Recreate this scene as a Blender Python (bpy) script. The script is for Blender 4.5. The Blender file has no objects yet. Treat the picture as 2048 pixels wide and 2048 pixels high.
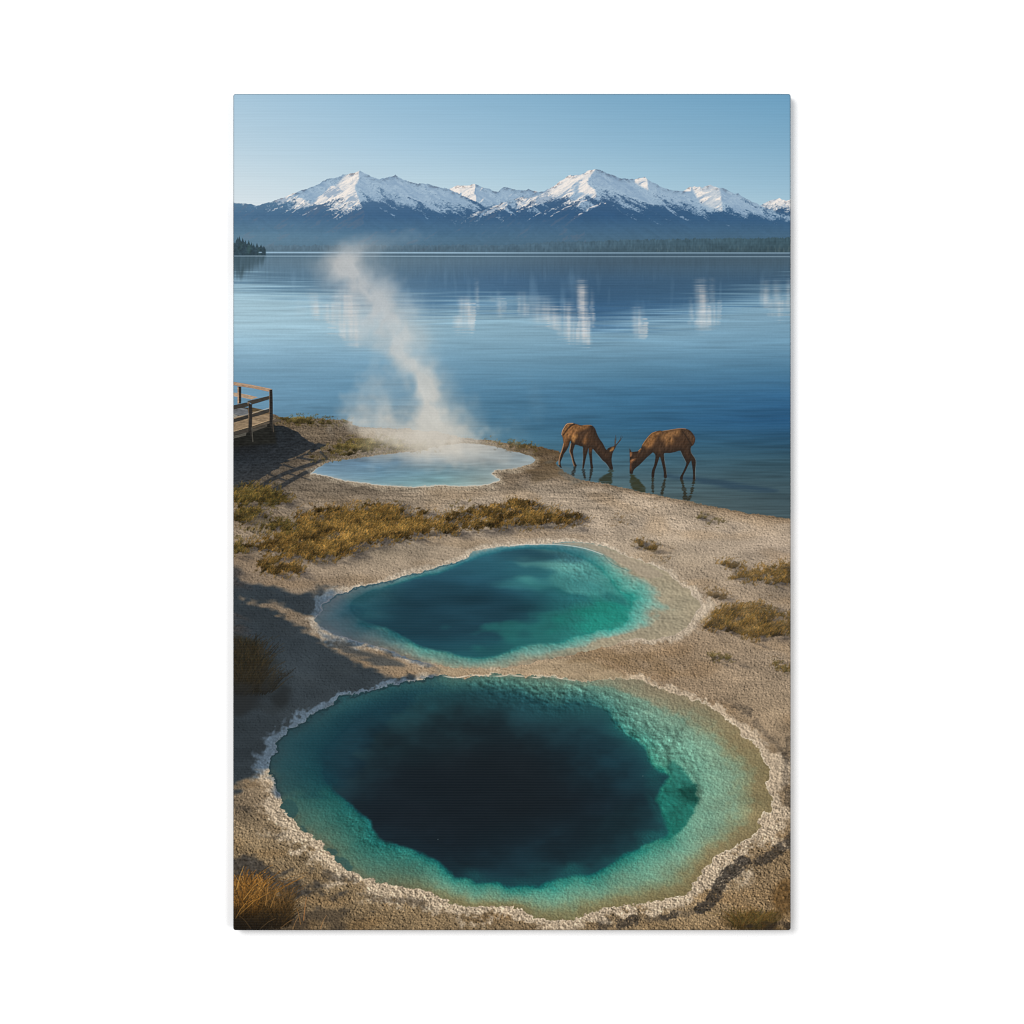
import bpy, math
import numpy as np

# A stretched canvas print, photographed straight on against a plain white wall.
C = bpy.context.scene.collection
SC = bpy.context.scene
S = 0.61 / 1115            # metres per unit of the print's own grid
T = 0.0155                 # depth of the stretched canvas
E_PRINT = 1.325             # light falling on the print, in units of a perfect white

# ---- camera
cam_d = bpy.data.cameras.new('camera')
cam_d.lens = 85
cam_d.sensor_width = 36
cam_d.clip_end = 100
cam = bpy.data.objects.new('camera', cam_d)
C.objects.link(cam)
cam.location = (0, -(2048 * S * 85 / 36) - T, 0)
cam.rotation_euler = (math.pi / 2, 0, 0)
SC.camera = cam

# ---- light: a white studio, one large soft lamp from the upper left, a weak fill added on the right to even it
w = bpy.data.worlds.new('World')
SC.world = w
w.use_nodes = True
w.node_tree.nodes['Background'].inputs[0].default_value = (1, 1, 1, 1)
w.node_tree.nodes['Background'].inputs[1].default_value = 0.46

def area(name, loc, size, power):
    l = bpy.data.lights.new(name, 'AREA')
    l.shape = 'SQUARE'
    l.size = size
    l.energy = power
    o = bpy.data.objects.new(name, l)
    C.objects.link(o)
    o.location = loc
    d = np.array(loc, float)
    o.rotation_euler = (math.atan2(math.hypot(d[0], d[1]), d[2]), 0, math.atan2(-d[0], d[1]) + math.pi)
    from mathutils import Vector
    o.rotation_euler = (-Vector(loc)).to_track_quat('-Z', 'Y').to_euler()
    return o
area('softbox_key', (-5.0, -9.6, 3.4), 5.2, 1010)
area('softbox_fill', (5.6, -8.6, -1.0), 3.0, 320)

SC.view_settings.view_transform = 'Standard'
SC.view_settings.look = 'None'
SC.view_settings.exposure = 0
SC.view_settings.gamma = 1
SC.view_settings.use_curve_mapping = False
SC.render.engine = 'CYCLES'
SC.cycles.use_denoising = False
SC.cycles.max_bounces = 4
SC.cycles.filter_width = 1.15

# ---------------------------------------------------------------- picture printed on the canvas
# The print is computed as colour values on a fine grid of mesh vertices (one per point), in the print's own
# millimetre-like units: PX0..PX1 across, PY0..PY1 down.
PX0, PY0, PW, PH = 466.4, 187.6, 1115, 1673
F = np.float32
JX, IY = np.meshgrid(np.arange(PW, dtype=F), np.arange(PH, dtype=F))
X = (JX + F(PX0 + .5)).astype(F)
Y = (IY + F(PY0 + .5)).astype(F)

def ss(a, b, x):
    t = np.clip((x - a) / (b - a), 0, 1)
    return (t * t * (3 - 2 * t)).astype(F)

_gn = {}
def gn(sx, sy, seed, ang=0.0):
    """Unit-variance smooth noise: white noise through a Gaussian of sigma sx, sy (turned by ang degrees)."""
    k = (sx, sy, seed, ang)
    if k not in _gn:
        r = np.random.default_rng(seed)
        w = r.standard_normal((1680, 1120)).astype(F)
        fy = np.fft.fftfreq(1680)[:, None].astype(F)
        fx = np.fft.rfftfreq(1120)[None, :].astype(F)
        c, s = math.cos(math.radians(ang)), math.sin(math.radians(ang))
        u, v = fx * c + fy * s, -fx * s + fy * c
        g = np.exp(-2 * math.pi ** 2 * ((sx * u) ** 2 + (sy * v) ** 2))
        n = np.fft.irfft2(np.fft.rfft2(w) * g, s=(1680, 1120)).astype(F)[:PH, :PW]
        n -= n.mean()
        _gn[k] = n / n.std()
    return _gn[k]

def blur(a, sx, sy=None):
    sy = sx if sy is None else sy
    p = int(3 * max(sx, sy)) + 1
    good = [q for q in (512, 1024, 1152, 1200, 1280, 1440, 1600, 1680, 1728, 1800, 1920, 2048)]
    sh = [min(q for q in good if q >= n + 2 * p) for n in a.shape]
    b = np.pad(a, [(p, sh[0] - a.shape[0] - p), (p, sh[1] - a.shape[1] - p)], mode='edge')
    fy = np.fft.fftfreq(b.shape[0])[:, None]
    fx = np.fft.rfftfreq(b.shape[1])[None, :]
    g = np.exp(-2 * math.pi ** 2 * ((sx * fx) ** 2 + (sy * fy) ** 2))
    b = np.fft.irfft2(np.fft.rfft2(b) * g, s=b.shape)
    return b[p:p + a.shape[0], p:p + a.shape[1]].astype(F)

_tab = {}
def vnoise(u, v, seed):
    """Value noise on a wrapped 512 x 512 lattice."""
    if seed not in _tab:
        _tab[seed] = np.random.default_rng(seed).uniform(-1, 1, (512, 512)).astype(F)
    t = _tab[seed]
    u, v = np.asarray(u, F), np.asarray(v, F)
    iu, iv = np.floor(u), np.floor(v)
    fu, fv = u - iu, v - iv
    fu = fu * fu * (3 - 2 * fu)
    fv = fv * fv * (3 - 2 * fv)
    iu, iv = iu.astype(np.int32) & 511, iv.astype(np.int32) & 511
    ju, jv = (iu + 1) & 511, (iv + 1) & 511
    a, c = t[iv, iu], t[jv, iu]
    a = a + (t[iv, ju] - a) * fu
    c = c + (t[jv, ju] - c) * fu
    return a + (c - a) * fv

def fbm(u, v, seed, octv=4, gain=.5):
    s, a, t = 0, 1., 0
    for o in range(octv):
        s = s + a * vnoise(u * 2 ** o + 17.3 * o, v * 2 ** o + 9.1 * o, seed + o)
        t += a
        a *= gain
    return s / t

def zp(x0, y0, k, pts):
    return [(x0 + p[0] / k, y0 + p[1] / k) for p in pts]

def smooth_poly(pts, n=5, closed=True):
    p = np.array(pts, float)
    m = len(p)
    out = []
    for i in range(m if closed else m - 1):
        if closed:
            a, b, c, d = p[(i - 1) % m], p[i], p[(i + 1) % m], p[(i + 2) % m]
        else:
            a, b, c, d = p[max(i - 1, 0)], p[i], p[i + 1], p[min(i + 2, m - 1)]
        for t in np.arange(n) / n:
            out.append(.5 * (2 * b + (c - a) * t + (2 * a - 5 * b + 4 * c - d) * t ** 2 + (3 * b - a - 3 * c + d) * t ** 3))
    if not closed:
        out.append(p[-1])
    return np.array(out)

def _sdf(px, py, poly):
    d2 = np.full(px.shape, 1e12, F)
    ins = np.zeros(px.shape, bool)
    n = len(poly)
    for i in range(n):
        ax, ay = poly[i]
        bx, by = poly[(i + 1) % n]
        ex, ey = bx - ax, by - ay
        L = ex * ex + ey * ey
        if L < 1e-9:
            continue
        wx, wy = px - F(ax), py - F(ay)
        t = np.clip((wx * F(ex) + wy * F(ey)) / F(L), 0, 1)
        d2 = np.minimum(d2, (wx - t * F(ex)) ** 2 + (wy - t * F(ey)) ** 2)
        if ay != by:
            c = (ay > py) != (by > py)
            ins ^= c & (px < F(ex) * (py - F(ay)) / F(ey) + F(ax))
    d = np.sqrt(d2)
    return np.where(ins, -d, d).astype(F)

def sdf(poly, pad=60, step=1):
    """Signed distance to a closed outline (negative inside), exact within pad of its box, large outside it."""
    poly = np.asarray(poly, float)
    x0, y0 = poly.min(0) - pad
    x1, y1 = poly.max(0) + pad
    i0, i1 = max(int(x0 - PX0), 0), min(int(x1 - PX0) + 2, PW)
    j0, j1 = max(int(y0 - PY0), 0), min(int(y1 - PY0) + 2, PH)
    out = np.full((PH, PW), F(pad * 2))
    if i1 <= i0 or j1 <= j0:
        return out
    if step == 1:
        out[j0:j1, i0:i1] = _sdf(X[j0:j1, i0:i1], Y[j0:j1, i0:i1], poly)
        return out
    gx = np.arange(i0, i1 + step, step)
    gy = np.arange(j0, j1 + step, step)
    A, B = np.meshgrid(gx + PX0 + .5, gy + PY0 + .5)
    g = _sdf(A.astype(F), B.astype(F), poly)
    tx, ty = (np.arange(i0, i1) - i0) / step, (np.arange(j0, j1) - j0) / step
    ax, ay = tx.astype(int), ty.astype(int)
    fx, fy = (tx - ax)[None, :].astype(F), (ty - ay)[:, None].astype(F)
    g0, g1 = g[ay][:, ax], g[ay][:, ax + 1]
    g2, g3 = g[ay + 1][:, ax], g[ay + 1][:, ax + 1]
    out[j0:j1, i0:i1] = (g0 * (1 - fx) + g1 * fx) * (1 - fy) + (g2 * (1 - fx) + g3 * fx) * fy
    return out

def cov(d, soft=.7):
    return ss(soft, -soft, d)

def rgb(*c):
    return np.array(c, F) / F(255)

IMG = np.zeros((PH, PW, 3), F)
REG = np.zeros((PH, PW), np.int16)

def over(a, col):
    """Lay colour (one triple or a picture) over the print with coverage a."""
    IMG[...] = IMG + (col - IMG) * a[..., None]

def mul(a, f):
    IMG[...] = IMG * (1 + a[..., None] * (np.asarray(f, F) - 1))

def ramp(t, stops):
    ts = [s[0] for s in stops]
    out = np.empty(t.shape + (3,), F)
    for c in range(3):
        out[..., c] = np.interp(t, ts, [s[1][c] / 255 for s in stops])
    return out

def grid_ramp(cols):
    """Colour from vertical ramps given at several x: [(x, [(y, rgb), ...]), ...]."""
    ys = np.arange(PH) + PY0 + .5
    rs = [ramp(ys, c[1]) for c in cols]
    xs = [c[0] for c in cols]
    out = np.zeros((PH, PW, 3), F)
    xv = X[0]
    for k in range(len(cols)):
        w = np.interp(xv, xs, [1. if i == k else 0. for i in range(len(cols))]).astype(F)
        out += rs[k][:, None, :] * w[None, :, None]
    return out

def desat(c, k):
    g = (c @ np.array([.3, .55, .15], F))[..., None]
    return g + (c - g) * F(k)

def blob(cx, cy, rx, ry, rot=0, hard=.3, warp=None, amp=0.):
    c, s = math.cos(math.radians(rot)), math.sin(math.radians(rot))
    dx, dy = X - cx, Y - cy
    r = np.sqrt(((dx * c + dy * s) / rx) ** 2 + ((-dx * s + dy * c) / ry) ** 2)
    if warp is not None:
        r = r + amp * warp
    return ss(1 + (1 - hard) * .5, 1 - (1 - hard) * .5, r)

def seg_cov(pts, w0, w1=None, soft=.6, step_pad=12):
    """Coverage of a tapered stroke through pts."""
    w1 = w0 if w1 is None else w1
    p = np.asarray(pts, float)
    x0, y0 = p.min(0) - step_pad - max(w0, w1)
    x1, y1 = p.max(0) + step_pad + max(w0, w1)
    i0, i1 = max(int(x0 - PX0), 0), min(int(x1 - PX0) + 2, PW)
    j0, j1 = max(int(y0 - PY0), 0), min(int(y1 - PY0) + 2, PH)
    out = np.zeros((PH, PW), F)
    if i1 <= i0 or j1 <= j0:
        return out
    px, py = X[j0:j1, i0:i1], Y[j0:j1, i0:i1]
    best = np.full(px.shape, 1e6, F)
    n = len(p) - 1
    for i in range(n):
        ax, ay = p[i]
        ex, ey = p[i + 1] - p[i]
        L = max(ex * ex + ey * ey, 1e-6)
        t = np.clip(((px - ax) * ex + (py - ay) * ey) / L, 0, 1)
        w = w0 + (w1 - w0) * (i + t) / n
        best = np.minimum(best, np.hypot(px - ax - t * ex, py - ay - t * ey) - w)
    out[j0:j1, i0:i1] = ss(soft, -soft, best)
    return out

def emboss(h, dx=2, dy=1):
    return (h - np.roll(np.roll(h, dx, 1), dy, 0)).astype(F)

def blades(mask, n, hmin, hmax, lean, cols, seed, curve=.3, fade=.25, lit=None):
    """Draw n grass blades rooted where mask allows; returns a colour layer and its coverage."""
    r = np.random.default_rng(seed)
    jj, ii = np.nonzero(mask > .35)
    if len(jj) == 0:
        return None
    k = r.integers(0, len(jj), n)
    y0, x0 = jj[k].astype(float) + r.random(n), ii[k].astype(float) + r.random(n)
    o = np.argsort(y0, kind='stable')
    y0, x0 = y0[o], x0[o]
    h = r.uniform(hmin, hmax, n)
    le = lean + r.normal(0, .35, n)
    cu = r.normal(0, curve, n)
    c = np.array(cols, F) / 255
    base = c[r.integers(0, len(c), n)] * r.uniform(.8, 1.2, (n, 1)).astype(F)
    if lit is not None:
        ji, jx = np.clip(y0.astype(int), 0, PH - 1), np.clip(x0.astype(int), 0, PW - 1)
        base = base * lit[ji, jx][:, None]
    lay = np.zeros((PH, PW, 3), F)
    al = np.zeros((PH, PW), F)
    m = int(max(4, hmax * 1.2))
    ts = np.arange(m) / (m - 1)
    # far blades first; later (nearer) ones overwrite
    T = ts[None, :]
    xx = x0[:, None] + h[:, None] * (le[:, None] * T + cu[:, None] * T * T)
    yy = y0[:, None] - h[:, None] * T
    cc = base[:, None, :] * (fade + (1 - fade) * T[..., None] ** .7).astype(F) * 1.0
    xi, yi = np.round(xx).astype(int).ravel(), np.round(yy).astype(int).ravel()
    ok = (xi >= 0) & (xi < PW) & (yi >= 0) & (yi < PH)
    xi, yi, cc = xi[ok], yi[ok], cc.reshape(-1, 3)[ok]
    lay[yi, xi] = cc
    al[yi, xi] = 1
    a2 = blur(al, .55)
    for q in range(3):
        lay[..., q] = blur(lay[..., q], .55) / np.maximum(a2, .02)
    return np.clip(lay, 0, 1), np.clip(a2 * 1.25, 0, 1)
# ---- sky
def paint_sky():
    IMG[...] = grid_ramp([
        (470, [(187, (160, 193, 214)), (290, (178, 204, 219)), (360, (196, 214, 223)), (420, (210, 221, 226))]),
        (800, [(187, (140, 181, 207)), (290, (160, 194, 215)), (370, (183, 208, 220)), (420, (198, 216, 224))]),
        (1200, [(187, (120, 167, 197)), (290, (140, 181, 206)), (370, (163, 197, 214)), (420, (180, 206, 219))]),
        (1580, [(187, (103, 156, 190)), (290, (124, 170, 198)), (370, (145, 184, 206)), (420, (163, 196, 212))])])
    IMG[...] = desat(IMG, .92) * F(1.015) * (1 + .003 * gn(40, .9, 3))[..., None]
    REG[...] = 0

# ---- mountains
M_BACK = [(466, 404), (500, 407), (560, 425), (860, 425), (899, 376), (910, 371), (920, 369.5), (932, 370), (940, 369), (947, 366.3), (957, 370), (968, 374.6), (978, 376), (989, 382), (997, 382),
          (1003, 376), (1010, 372.5), (1020, 375), (1033, 379), (1045, 379), (1052, 380), (1057, 377), (1065, 380), (1074, 382), (1090, 392), (1120, 410), (1500, 430), (1512, 416), (1527, 406.7), (1542, 400), (1552, 398),
          (1560, 394.5), (1566, 398), (1573, 400), (1583, 399)]
M_LEFT = [(466, 417), (500, 412), (530, 406), (548, 400.5), (575, 390), (590, 384), (608, 378), (622, 373), (638, 367), (645, 361), (652, 357.5), (660, 356), (668, 354.5), (678, 351), (689, 347.6), (700, 346), (710, 344.6), (715, 341), (719, 339.6),
          (727, 344), (737, 349), (746, 354), (758, 357.5), (766, 355), (776, 353), (784, 352), (790, 348.6), (797, 353), (804, 357), (815, 361), (826, 364.5), (840, 366), (856, 367.5), (876, 372), (898, 377), (912, 384), (932, 393), (955, 404), (980, 415), (1020, 428), (1100, 440), (1583, 462)]
M_RIGHT = [(466, 470), (760, 462), (830, 452), (880, 444), (920, 434), (950, 425), (975, 416), (1000, 407), (1020, 400), (1050, 391), (1080, 384), (1096, 377), (1110, 370), (1121, 361), (1131, 355), (1138, 350), (1144, 348.5), (1152, 349), (1161, 348.5), (1168, 344), (1174, 341), (1184, 339), (1191, 337.4),
           (1198, 339), (1206, 341.6), (1217, 346), (1230, 351), (1240, 354.5), (1250, 355), (1258, 356), (1269, 356.6), (1280, 355), (1287, 353.4), (1292, 354), (1298, 359), (1308, 364), (1320, 370.5), (1334, 376), (1347, 380), (1358, 381), (1368, 380.6), (1376, 375), (1383, 371.6), (1393, 373),
           (1404, 373.7), (1413, 371), (1422, 368.8), (1430, 372), (1438, 376), (1446, 374.5), (1453, 377), (1463, 382), (1471, 386), (1477, 385), (1484, 391), (1492, 396), (1512, 405.5), (1530, 413), (1550, 421), (1570, 428), (1583, 432)]

LIT, DRK = np.zeros((PH, PW), F), np.zeros((PH, PW), F)      # where the snow is sunlit, where forest stands

def paint_mountains():
    xv = X[0]
    jag = (vnoise(xv / 5, xv * 0, 11) * 1.2 + vnoise(xv / 2.2, xv * 0, 12) * .6)
    warp = fbm(X / 28, Y / 20, 21, 4)
    wx, wy = X + 4 * warp, Y + 3 * fbm(X / 14, Y / 10, 22, 3)
    ln = fbm((.52 * wx + .85 * wy) / 6.5, (-.85 * wx + .52 * wy) / 34, 31, 4)      # streaks down to the left
    rn = fbm((-.50 * wx + .87 * wy) / 6.5, (.87 * wx + .50 * wy) / 34, 41, 4)      # streaks down to the right
    fine = fbm(X / 6, Y / 4.5, 51, 4, .65)
    lit, shd = rgb(246, 237, 228), rgb(166, 189, 207)
    deep = rgb(124, 152, 180)

    LIT[...] = 0
    DRK[...] = 0

    def massif(prof, ridges, snow, litmap, jagk, foot):
        top = np.interp(xv, [p[0] for p in prof], [p[1] for p in prof]) + jag * jagk
        d = top[None, :] - Y
        a = ss(.8, -.8, d)
        sn = np.interp(xv, [p[0] for p in snow], [p[1] for p in snow])[None, :]
        L = litmap                                              # 1 in sun, 0 in shade
        streak = ln * (L) + rn * (1 - L)
        e = emboss(blur(streak * 1.0 + fine * .25, .6), 2, 1)
        col = lit * L[..., None] + shd * (1 - L)[..., None]
        shade = np.clip(.62 + 2.0 * e + .55 * streak, 0, 1)
        col = col + (deep - col) * ((1 - shade) * (.25 + .40 * (1 - L)))[..., None]
        # blue shade in the gullies of the sunlit flank, bare rock showing through near the crest and lower down
        g = ss(.08, .46, -streak + .25 * fine - .04 + .5 * warp)
        col = col + (deep - col) * (g * (.42 * L + .22))[..., None]
        rock = rgb(92, 104, 124) * (1 - L[..., None]) + rgb(112, 104, 108) * L[..., None]
        depth = (Y - top[None, :])
        sp = fbm(X / 2.6, Y / 2.0, 58, 2) + .7 * streak + .35 * fine
        col = col + (rgb(104, 132, 158) - col) * (ss(.30, .95, sp) * (.42 - .20 * L))[..., None]
        rk = ss(.22, .5, .7 * fine + .6 * streak - .010 * (sn - Y) - .05) * .75
        edge = ss(11, 0, depth) * (1 - L) * ss(-.6, .3, fine + .4 * warp) * .5
        col = col + (rgb(112, 140, 164) - col) * edge[..., None]
        crest = ss(9, 1, depth) * ss(.0, .4, fine + .3 * warp) * .55
        col = col + (rock - col) * np.maximum(rk, crest)[..., None]
        # forest below the snow line, patches and streaks of snow reaching into it
        fw = grid_ramp([(466, [(400, (88, 128, 160)), (430, (72, 112, 148)), (470, (86, 126, 152)), (505, (92, 126, 146))]),
                        (760, [(400, (70, 108, 146)), (430, (60, 101, 141)), (470, (74, 116, 148)), (505, (84, 118, 140))]),
                        (1200, [(390, (62, 98, 136)), (430, (50, 91, 132)), (455, (64, 104, 138)), (480, (72, 108, 134)), (505, (66, 98, 118))]),
                        (1580, [(390, (58, 98, 138)), (440, (54, 96, 136)), (470, (68, 106, 136)), (505, (62, 92, 112))])])
        fw = desat(fw, .85) * F(.985) * (1 + .035 * streak + .03 * fine)[..., None]
        brown = ss(.05, .5, streak + .4 * fine) * L * .22
        fw = fw + (rgb(112, 108, 118) - fw) * brown[..., None]
        q = (Y - sn + 4) / 25 + 1.15 * streak + .25 * fine + .45 * warp + .44 * fbm(X / 2.6, Y / 1.9, 55, 2)
        s = ss(.50, -.40, q) * .96
        col = fw + (col - fw) * s[..., None]
        over(a, col)
        LIT[...] = LIT * (1 - a) + a * s * L
        DRK[...] = DRK * (1 - a) + a * (1 - s)
        REG[a > .5] = foot
        return a, s

    # back peaks
    Lb = ss(.2, -.2, (np.sin(X / 11) * .3 + fbm(X / 16 + Y / 24, Y / 40, 61, 3) * 1.6 - .1 + ss(948, 956, X) * ss(990, 975, X) * .8 - ss(920, 930, X) * ss(952, 945, X) * 1.0))
    Lb = np.maximum(Lb, ss(1515, 1530, X) * .9)
    _, s0 = massif(M_BACK, None, [(466, 395), (600, 395), (860, 428), (960, 420), (1100, 400), (1480, 410), (1583, 418)], Lb, .6, 1)
    # left mountain
    rx = np.interp(Y, [339, 352, 372, 395, 420], [719, 717, 712, 716, 728]) + 5 * warp + 2 * fine
    Ll = ss(2.5, -2.5, X - rx)
    face = ss(.05, .3, fbm(X / 20 + Y / 16, Y / 34 - X / 60, 71, 3) + .18 - ss(690, 650, X) * ss(385, 365, Y) * .45)
    Ll = Ll * np.maximum(face, ss(688, 700, X + (Y - 345) * .9))
    _, s1 = massif(M_LEFT, None, [(466, 402), (530, 402), (560, 405), (590, 408), (620, 407), (655, 411), (690, 419), (712, 412), (730, 402), (760, 396), (800, 409), (840, 411), (880, 416), (930, 414), (980, 410), (1020, 400)], Ll, .9, 2)
    # right mountain and its eastern peaks
    rx = np.interp(Y, [337, 352, 362, 368, 378, 390, 402, 420], [1191, 1182, 1176, 1178, 1190, 1193, 1183, 1172]) + 3.5 * warp + 2 * fine
    Lr = ss(2.5, -2.5, X - rx)
    face = ss(-.18, .12, fbm(X / 18 + Y / 15, Y / 30 - X / 60, 81, 3) + .14)
    Lr = Lr * np.maximum(face, ss(1172, 1184, X + (372 - Y) * .2) * .9)
    pk = ss(1268, 1272, X) * ss(1297, 1293, X - (Y - 356) * .1) * ss(375, 368, Y - (X - 1283) * .55) * ss(-1.2, .6, (Y - 357) - (1283 - X) * .2 + 2)
    Lr = np.maximum(Lr, pk)
    p2 = ss(1382, 1390, X + (395 - Y) * .55 - 10) * ss(1443, 1437, X - (Y - 370) * .12 + 2 * warp) * ss(420, 405, Y - (X - 1420) * .4)
    Lr = np.maximum(Lr, p2 * np.maximum(.65, ss(-.2, .2, ln)))
    p3 = ss(1366, 1371, X) * ss(1386, 1381, X) * ss(384, 380, Y)
    Lr = np.maximum(Lr, p3)
    _, s2 = massif(M_RIGHT, None, [(880, 424), (950, 428), (1000, 424), (1060, 414), (1100, 403), (1125, 400), (1145, 404), (1165, 410), (1195, 408), (1215, 396), (1230, 402), (1260, 414), (1290, 418), (1320, 411), (1350, 411), (1380, 416), (1420, 425), (1450, 428), (1490, 420), (1530, 428), (1583, 436)], Lr, .9, 3)
    REG[(REG == 1) & (X > 700)] = 70
    REG[(REG == 1) | (REG == 70) & (X > 1300)] = np.where(X[(REG == 1) | (REG == 70) & (X > 1300)] > 1300, 71, 1)
    # long snow ribbons running down the spurs
    for pts, w, c in [([(1100, 432), (1125, 418), (1150, 406), (1172, 400)], 1.3, (226, 222, 220)), ([(1055, 440), (1075, 428), (1098, 418)], .9, (200, 205, 210)),
                      ([(1140, 441), (1158, 428), (1180, 416), (1210, 404)], 1.5, (232, 226, 222)), ([(1225, 398), (1258, 414), (1285, 428), (1320, 448)], .8, (132, 160, 186)),
                      ([(1022, 428), (1050, 415), (1085, 404)], 1.2, (236, 230, 224)), ([(760, 415), (776, 424), (790, 432)], .9, (150, 176, 200)),
                      ([(845, 428), (856, 437)], .8, (128, 160, 188)), ([(540, 422), (552, 416), (562, 412)], 1.1, (205, 208, 212)), ([(605, 430), (622, 420), (636, 413)], 1.0, (190, 196, 204)),
                      ([(668, 436), (680, 424), (690, 416)], 1.4, (206, 206, 208)), ([(640, 420), (650, 410)], 1.0, (215, 214, 214)), ([(580, 426), (600, 414), (615, 409)], 1., (215, 214, 212))]:
        p = [(x + 1.5 * math.sin(x * .7 + y), y + 1.1 * math.sin(x * .9)) for x, y in smooth_poly(pts, 5, False)]
        a = seg_cov(p, w * .5, w * 1.1, 1.0) * ss(-.1, .35, fbm(X / 5, Y / 3.5, 57, 3) + .12)
        over(a * .75, rgb(*c))
    # lower slopes fading into the valley air, far forest strip
    hz = ss(425, 470, Y) * ss(500, 480, Y) * .8
    wisp = np.clip(gn(60, 5, 5) * .5 + .4, 0, 1)
    over(hz * .22 * wisp * ss(1300, 500, X), rgb(122, 152, 172))
    ft = np.interp(xv, [466, 1020, 1100, 1300, 1583], [490, 489, 483, 478, 474.5]) + vnoise(xv / 2.1, xv * 0, 91) * 1.6 + vnoise(xv / 6, xv * 0, 92) * 1.2
    fb = np.interp(xv, [466, 1583], [501.5, 504.5])
    a = ss(1.2, -1.2, ft[None, :] - Y) * ss(1.0, -1.0, Y - fb[None, :])
    fc = grid_ramp([(466, [(485, (98, 120, 136)), (504, (88, 108, 122))]), (1020, [(485, (80, 106, 124)), (504, (74, 97, 112))]), (1583, [(474, (62, 86, 96)), (504, (60, 80, 88))])])
    vs = gn(.9, 6, 93)
    fc = fc * (1 + .022 * vs + .03 * gn(1.2, 2, 94) + .02 * gn(6, 3, 95))[..., None]
    trunk = ss(1.1, 1.9, vs) * ss(486, 497, Y) * ss(900, 1400, X) * .16
    fc = fc + (rgb(124, 132, 122) - fc) * trunk[..., None]
    over(a * np.interp(X, [466, 900, 1300], [.55, .75, .92]).astype(F), fc)
    REG[(a > .5)] = 4

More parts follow.
